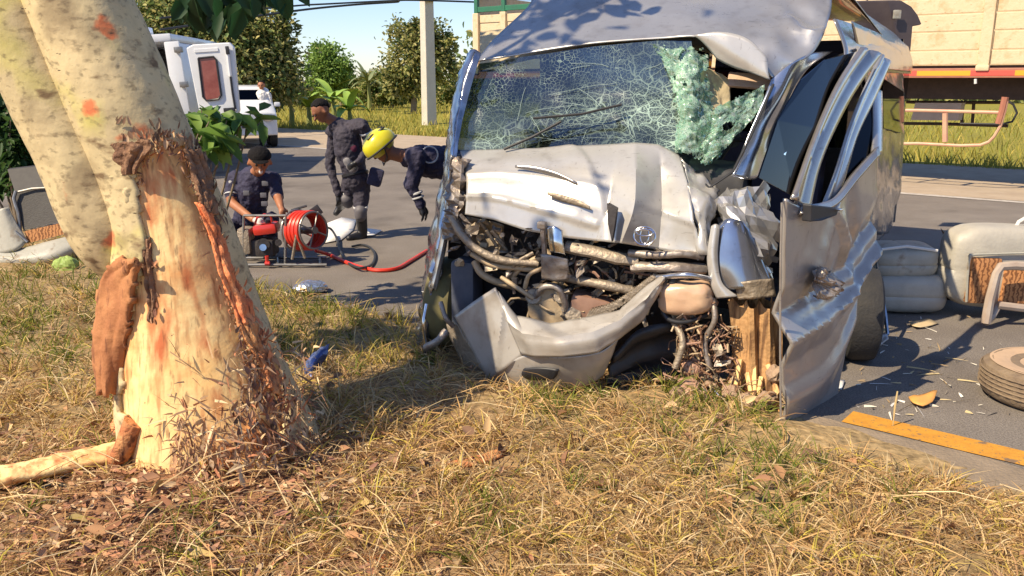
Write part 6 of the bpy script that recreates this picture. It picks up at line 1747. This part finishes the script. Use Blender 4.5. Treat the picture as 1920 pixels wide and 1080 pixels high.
far_tree('roadside_tree', 'large dense olive green tree behind the ambulance', 440, 31, [(430, 90, 95, 80), (480, 130, 75, 60), (500, 60, 45, 40), (360, 40, 80, 60), (530, 160, 36, 30), (300, 60, 70, 60), (440, 170, 80, 30)], 30000, .17, OLV + DKG, 'trees across the road', 1)
far_tree('round_tree', 'small round green tree left of the pole', 614, 46, [(614, 122, 36, 34), (604, 112, 22, 22), (630, 138, 26, 22), (612, 158, 30, 18)], 9000, .16, [(.22, .34, .07), (.28, .40, .10), (.17, .28, .06)], 'trees across the road', 2)
far_tree('open_tree', 'loose leafed tree standing behind the concrete pole', 775, 42, [(770, 105, 46, 56), (800, 90, 42, 50), (752, 150, 34, 34), (826, 120, 34, 40), (790, 60, 26, 22), (835, 80, 22, 22)], 9000, .19, OLV + [(.05, .09, .03)], 'trees across the road', 3)
for i, (x, y, rx, ry, Y, lab) in enumerate([(560, 176, 30, 16, 48, 'leftmost low bush of the far hedge'), (700, 166, 26, 26, 50, 'pale low bush between the round tree and the pole'), (735, 160, 30, 32, 50, 'tall scrubby bush just left of the pole'), (660, 168, 24, 22, 52, 'low bush right of the round tree'), (850, 165, 40, 36, 50, 'scrubby bush at the van edge right of the pole'), (640, 150, 18, 14, 54, 'small far bush beneath the round tree')]):
    far_tree('bush', lab, x, Y, [(x, y, rx, ry), (x + rx * .5, y + ry * .4, rx * .7, ry * .6)], 3600, .17, OLV + GRN, 'bushes along the field', 10 + i, True, 'bush')
for i, (x, y, rx, ry) in enumerate([(950, 130, 90, 50), (1150, 130, 90, 50), (1420, 130, 120, 50), (1760, 140, 120, 52), (1980, 140, 120, 52), (100, 110, 130, 90)]):
    far_tree('far_tree', ['far tree hidden behind the van roof', 'far tree behind the windscreen', 'far tree behind the van pillar', 'far tree behind the trailer boards', 'far tree behind the trailer end', 'dark far tree at the left behind the trunk'][i], x, 62, [(x, y, rx, ry), (x + 40, y + 18, rx * .8, ry * .7)], 2600, .42, OLV + DKG, 'trees across the road', 30 + i)
# banana plants and a small palm: big arching leaves
def big_leaf(mb, p, az, el, L, w, arch, n=7):
    pts = []; d = Vector((math.cos(az) * math.cos(el), math.sin(az) * math.cos(el), math.sin(el))); q = p.copy(); rows = []
    s = Vector((-math.sin(az), math.cos(az), 0))
    for i in range(n + 1):
        t = i / n; ww = w * math.sin(math.pi * min(1, .12 + t * .88)) ** .7 * .5
        up = Vector((0, 0, 1)) * ww * .35
        rows.append([q - s * ww + up, q.copy(), q + s * ww + up])
        d = (d + Vector((0, 0, -arch / n))).normalized(); q = q + d * (L / n)
    mb.add(*patch(rows, 2, n, None, True))
m_ban = mat('banana_leaf', (.20, .34, .045), .5, 0, (.30, .42, .07), 2)
_b = m_ban.node_tree.nodes['Principled BSDF']
def banana(px, py, Y, H, nl, lab, seed, name='banana_plant', mm=m_ban, w=.34, L=1.5):
    r0 = random.Random(seed); p = PY(px, py, Y); z0 = gh(p.x, Y)
    t = thing(name, lab, 'banana plant' if name == 'banana_plant' else 'palm', Vector((p.x, Y, z0)), 'banana plants across the road' if name == 'banana_plant' else None)
    m = MB(); m.tube([(p.x, Y, z0 - .05), (p.x + .03, Y, z0 + H * .5), (p.x, Y, z0 + H)], [.12, .1, .06], 8); m.build('stem', mat('green_stem', (.20, .22, .06), .7), t, True)
    for k in range(nl):
        m = MB(); big_leaf(m, Vector((p.x, Y, z0 + H * r0.uniform(.85, 1))), k * 2.4 + r0.uniform(-.4, .4), r0.uniform(.5, 1.25), L * r0.uniform(.7, 1.15), w * r0.uniform(.8, 1.2), r0.uniform(.9, 1.9)); m.build('frond', mm, t, True)
banana(545, 200, 34, 1.0, 11, 'bright banana plant left of the standing person', 1)
banana(578, 205, 35, .8, 9, 'low banana plant touching the standing head', 2, L=1.2)
banana(625, 205, 36, 1.0, 10, 'banana plant beneath the round tree', 3)
banana(655, 212, 34, .7, 8, 'short banana plant above the yellow helmet', 4, L=1.1)
banana(692, 190, 44, 1.5, 16, 'small grey green palm left of the pole', 5, 'palm', mat('palm_leaf', (.12, .16, .06), .6, 0, (.2, .22, .1), 3), .18, 1.7)

# broad leaved sapling and shrubs on the near verge
def leafy(name, label, cat, base, stems, n, size, pal, seed, group=None, lo=.55):
    r0 = random.Random(seed); t = thing(name, label, cat, base, group); m = MB(); LB_ = []; LD_ = []; LN_ = []; LL_ = []; LC_ = []
    for st in stems:
        P = [base, (base + Vector(st)) / 2 + Vector((r0.gauss(0, .1), r0.gauss(0, .1), .08)), Vector(st)]
        m.tube([catmull(P, i / 8) for i in range(9)], [.018 * (1 - .09 * i) for i in range(9)], 6)
        for k in range(n):
            q_ = catmull(P, r0.uniform(lo, 1.0)) + Vector((r0.gauss(0, .05), r0.gauss(0, .05), r0.gauss(0, .04)))
            LB_.append(q_); LD_.append(Vector((r0.gauss(.2, .8), r0.gauss(-.2, .8), r0.gauss(-.35, .35)))); LN_.append(Vector((r0.gauss(0, .3), r0.gauss(-.3, .3), 1)))
            LL_.append(size * r0.uniform(.7, 1.25)); c = r0.choice(pal); LC_.append(c)
    m.build('stem', m_trunkb, t, True)
    leaf_mesh('foliage', [tuple(p) for p in LB_], [tuple(p) for p in LD_], [tuple(p) for p in LN_], LL_, np.array(LL_) * .42, np.array(LC_), m_leaf, t)
    return t
BR = [(.16, .28, .05), (.22, .34, .07), (.10, .20, .04), (.07, .15, .03)]
b0 = PY(352, 600, 6.4); b0.z = 0
leafy('sapling', 'broad leaved green sapling between the tree and the crouching person', 'sapling', b0, [tuple(PY(x, y, Y)) for x, y, Y in [(365, 215, 6.4), (392, 228, 6.2), (425, 226, 6.4), (452, 222, 6.5), (378, 205, 6.6), (470, 212, 6.6), (350, 235, 6.3), (412, 210, 6.5), (372, 250, 6.2), (398, 250, 6.3)]], 8, .22, BR, 4, None, .93)
b1 = PY(40, 470, 10.2); b1.z = 0
leafy('shrub', 'dark leafy shrub behind the overturned seat', 'shrub', b1, [tuple(PY(x, y, 10.2 + random.uniform(-.3, .5))) for x, y in [(0, 180), (20, 220), (-20, 240), (40, 250), (10, 280), (40, 300), (60, 290), (-10, 320), (30, 330), (20, 200), (70, 310), (-30, 150), (-10, 210), (10, 240), (50, 275), (5, 310), (25, 265)]], 85, .15, [(.03, .07, .02), (.04, .09, .02), (.06, .12, .03), (.02, .05, .015)], 6)

# ---------------------------------------------------------------- torn wood lying round the tree foot
def plank(name, pts, w, th, material, label, seed, cat='wood', group=None):
    P = [G(x, y, z) for x, y, z in pts]; rows = []
    for i in range(9):
        p = catmull(P, i / 8); d = (catmull(P, min(1, i / 8 + .05)) - catmull(P, max(0, i / 8 - .05))).normalized(); s = d.cross(Vector((0, 0, 1))).normalized()
        ww = w * (1 + .25 * nz(p, 9, seed)) * (.55 if i in (0, 8) else 1)
        rows.append([p - s * ww * .5 - Vector((0, 0, th * .4)), p + Vector((0, 0, th * .5)), p + s * ww * .5 - Vector((0, 0, th * .3))])
    o = patch_obj(name, rows, material, None, 8, 34, lambda u, v, p: .012 * nz(p, 22, seed) + .005 * nz(p, 60, seed), th); tag(o, label, cat, group); return o
plank('bark_plank', [(-60, 905, .10), (60, 880, .12), (170, 858, .12), (292, 832, .15)], .13, .045, m_wood, 'long pale strip of torn wood lying left of the tree foot', 1)
plank('bark_plank', [(420, 872, .11), (460, 876, .12), (512, 880, .10)], .08, .03, m_wood, 'short pale wood piece lying right of the tree foot', 2)
plank('bark_plank', [(215, 790, .1), (240, 830, .08), (262, 858, .06)], .06, .02, m_strip, 'short orange bark piece leaning at the left tree foot', 3)
plank('bark_plank', [(560, 1036, .03), (640, 1044, .03), (740, 1060, .03)], .10, .02, m_torn, 'dull brown bark slab half buried at the bottom edge', 4)
plank('bark_plank', [(840, 872, .03), (900, 862, .04), (950, 846, .03)], .07, .02, m_torn, 'brown bark strip in the grass below the bumper', 5)
plank('bark_plank', [(440, 1000, .03), (500, 960, .05), (560, 950, .04)], .12, .02, m_dbark, 'dark bark slab in the litter below the tree foot', 6)
# a rubber ring half sunk in the litter
m = MB(); c = G(96, 935, .035); m.torus(c, (.1, -.5, .86), .075, .010, 36, 8); o = m.build('rubber_ring', m_rubber, None, True); tag(o, 'dark round rubber ring in the litter at the lower left', 'ring')
m = MB(); m.ell(c + Vector((.012, 0, -.01)), (.062, .062, .02), Matrix.Rotation(.5, 3, 'X'), 16, 8, lambda d: 1 + .2 * noise.noise(d * 4)); m.build('ring_fill', mat('purplish_core', (.10, .05, .06), .8, 0, (.2, .12, .12), 14), o)
# chips: far too many to count
cb = []; cd = []; cn = []; cl_ = []; cc = []
for k in range(2600):
    px = random.gauss(330, 260); py = random.uniform(820, 1110)
    p = G(px, py); p.z = gh(p.x, p.y) + random.uniform(.01, .045)
    cb.append(tuple(p)); cd.append((random.gauss(0, 1), random.gauss(0, 1), random.gauss(0, .25))); cn.append((random.gauss(0, .5), random.gauss(-.2, .5), 1))
    cl_.append(random.choice([1, 1, 1, 1.8]) * random.uniform(.015, .045)); kk = random.uniform(.7, 1.2); c_ = random.choice([(.52, .30, .16), (.42, .20, .11), (.62, .44, .26), (.30, .16, .10), (.26, .13, .09)]); cc.append(tuple(x * kk for x in c_))
o = leaf_mesh('wood_chips', cb, cd, cn, cl_, np.array(cl_) * .38, np.array(cc), m_attr, None, .12, .05); tag(o, 'torn bark and wood chips littering the tree foot', 'wood chips', kind='stuff')

# ---------------------------------------------------------------- grass
def verge_points(n, ymin=1.0, ymax=11.5):
    out = []
    while len(out) < n:
        k = n * 3; y = ymin * (ymax / ymin) ** rng.random(k); x = (rng.random(k) * 2 - 1) * (y * .66 + .4)
        q = RN.x * x + RN.y * y
        lim = 4.45 + .28 * np.array([noise.noise(Vector((a * 1.4, b * 1.4, 3))) for a, b in zip(x, y)])
        lim = np.where(x > 1.4, lim - .42, lim)
        m_ = q < lim
        # keep clear of the trunk
        m_ &= ((x + 1.33) ** 2 + (y - 3.9) ** 2) > .12
        out.extend(zip(x[m_], y[m_]))
    return np.array(out[:n])
GREEN_SPOTS = [(1400, 830, 90), (1440, 870, 80), (600, 580, 70), (520, 590, 60), (350, 620, 60), (310, 650, 50), (20, 560, 80), (60, 610, 70), (150, 500, 60), (120, 660, 50), (200, 560, 40), (1250, 735, 70), (1350, 760, 60), (1420, 950, 50), (240, 770, 40), (1050, 740, 60), (330, 1000, 60), (900, 980, 50)]
def greenness(px, py, jit):
    g = 0
    for (x, y, r) in GREEN_SPOTS:
        g = max(g, math.exp(-((px - x) ** 2 + (py - y) ** 2) / (r * r)))
    return g
STRAW = [(.56, .37, .17), (.46, .29, .13), (.62, .45, .23), (.34, .20, .10), (.66, .52, .30), (.52, .32, .13)]
SGRN = [(.16, .20, .035), (.22, .24, .04), (.12, .16, .03), (.28, .27, .05)]
SYEL = [(.52, .40, .08), (.58, .44, .12), (.44, .37, .07), (.50, .36, .11)]
SBRN = [(.32, .17, .09), (.40, .23, .13), (.24, .13, .08), (.48, .31, .18)]
pts = verge_points(64000)
gb = []; gt = []; gw = []; gcl = []
for (x, y) in pts:
    z = gh(x, y); px, py = proj((x, y, z))
    if px < -80 or px > 2000 or py > 1130: continue
    gr = greenness(px, py, 0)
    bare = noise.noise(Vector((x * 2.3, y * 2.3, 21)))
    if bare > .22 and random.random() < .72: continue
    r = random.random(); tall = 1.0
    chip = math.exp(-((px - 300) / 330) ** 2) * max(0, min(1, (py - 800) / 80))
    if r < chip * .75: 
        pal = SBRN; up = random.uniform(.02, .3); L = random.uniform(.03, .10)
    elif random.random() < gr * .75:
        pal = SGRN; up = random.uniform(.9, 2.2); L = random.uniform(.06, .15)
    elif 470 < px < 800 and 520 < py < 690 and random.random() < .75:
        pal = SYEL; up = random.uniform(.5, 2.0); L = random.uniform(.06, .15)
    else:
        pal = STRAW if random.random() < .82 else SYEL; up = random.choice([.12, .25, .5, 1.2]) * random.uniform(.4, 1.2); L = random.uniform(.05, .17)
    if y > 5: L *= 1.2
    a = random.uniform(0, 6.283)
    d = Vector((math.cos(a), math.sin(a), up)).normalized() * L
    z1 = z + random.uniform(-.005, .035 if up < .5 else .0)
    gb.append((x, y, z1)); gt.append((x + d.x, y + d.y, z1 + d.z)); gw.append(random.uniform(.0022, .0052) * (1 + y * .12))
    c = random.choice(pal); k = random.uniform(.75, 1.25); gcl.append((c[0] * k, c[1] * k, c[2] * k))
for (x, y) in verge_points(1000, 1.3, 8):            # matted tufts
    z = gh(x, y); px, py = proj((x, y, z)); g_ = random.random() < greenness(px, py, 0) * .9 + .06
    if px < 420 and py > 800 and random.random() < .6: continue
    a0 = random.uniform(0, 6.28); H_ = random.uniform(.07, .17)
    for k in range(22):
        a = a0 + random.gauss(0, 1.3); sp_ = random.uniform(.4, 2.6); L = H_ * random.uniform(.6, 1.3)
        d = Vector((math.cos(a) * sp_, math.sin(a) * sp_, 1)).normalized() * L; ox = random.gauss(0, .018); oy = random.gauss(0, .018)
        gb.append((x + ox, y + oy, z - .005)); gt.append((x + ox + d.x, y + oy + d.y, z + d.z)); gw.append(random.uniform(.0025, .006) * (1 + y * .1))
        c = random.choice(SGRN if g_ else (STRAW if random.random() < .7 else SYEL)); k_ = random.uniform(.8, 1.3); gcl.append((c[0] * k_, c[1] * k_, c[2] * k_))
m_grass = attr_mat('dry_grass', .75, .25, .25)
o = blade_mesh('verge_grass', gb, gt, gw, np.array(gcl), m_grass, .35); tag(o, 'dry straw and green grass covering the verge', 'grass', kind='stuff')
# long loose straws on top
gb = []; gt = []; gw = []; gcl = []
for (x, y) in verge_points(3600, 1.2, 7):
    z = gh(x, y) + random.uniform(.02, .07); a = random.uniform(0, 6.283); L = random.uniform(.15, .4); up = random.gauss(.05, .15)
    gb.append((x, y, z)); gt.append((x + math.cos(a) * L, y + math.sin(a) * L, z + up * L)); gw.append(random.uniform(.003, .006)); c = random.choice(STRAW); k = random.uniform(.9, 1.35); gcl.append((c[0] * k, c[1] * k, c[2] * k))
o = blade_mesh('loose_straw', gb, gt, gw, np.array(gcl), m_grass, .2); tag(o, 'long loose straws lying over the verge', 'straw', kind='stuff')
cb = []; cd = []; cn = []; cl_ = []; cc = []
for (x, y) in verge_points(420, 1.3, 7):
    p = Vector((x, y, gh(x, y) + random.uniform(.02, .06))); cb.append(tuple(p)); cd.append((random.gauss(0, 1), random.gauss(0, 1), random.gauss(0, .3))); cn.append((random.gauss(0, .5), random.gauss(-.2, .5), 1))
    cl_.append(random.uniform(.04, .10)); kk = random.uniform(.7, 1.2); c_ = random.choice([(.40, .22, .11), (.30, .16, .09), (.55, .38, .20), (.24, .14, .09), (.46, .34, .14)]); cc.append(tuple(q * kk for q in c_))
o = leaf_mesh('dead_leaves', cb, cd, cn, cl_, np.array(cl_) * .5, np.array(cc), m_attr, None, .3, .25); tag(o, 'curled dead leaves scattered over the verge', 'dead leaves', kind='stuff')
# far verge and field
gb = []; gt = []; gw = []; gcl = []
for k in range(26000):
    q = 20.3 + 26 * random.random() ** 2; s = random.uniform(-14, 46); p = R(q, s)
    z = gh(p.x, p.y); L = random.uniform(.12, .42); a = random.uniform(0, 6.28)
    gb.append((p.x, p.y, z - .02)); gt.append((p.x + math.cos(a) * L * .5, p.y + math.sin(a) * L * .5, z + L * .8)); gw.append(random.uniform(.015, .035))
    c = random.choice([(.40, .33, .06), (.34, .32, .06), (.46, .36, .09), (.28, .27, .05), (.22, .24, .05)]); kk = random.uniform(.8, 1.2); gcl.append((c[0] * kk, c[1] * kk, c[2] * kk))
o = blade_mesh('field_grass', gb, gt, gw, np.array(gcl), m_grass, .3); tag(o, 'yellow green grass on the far verge and field', 'grass', kind='stuff')
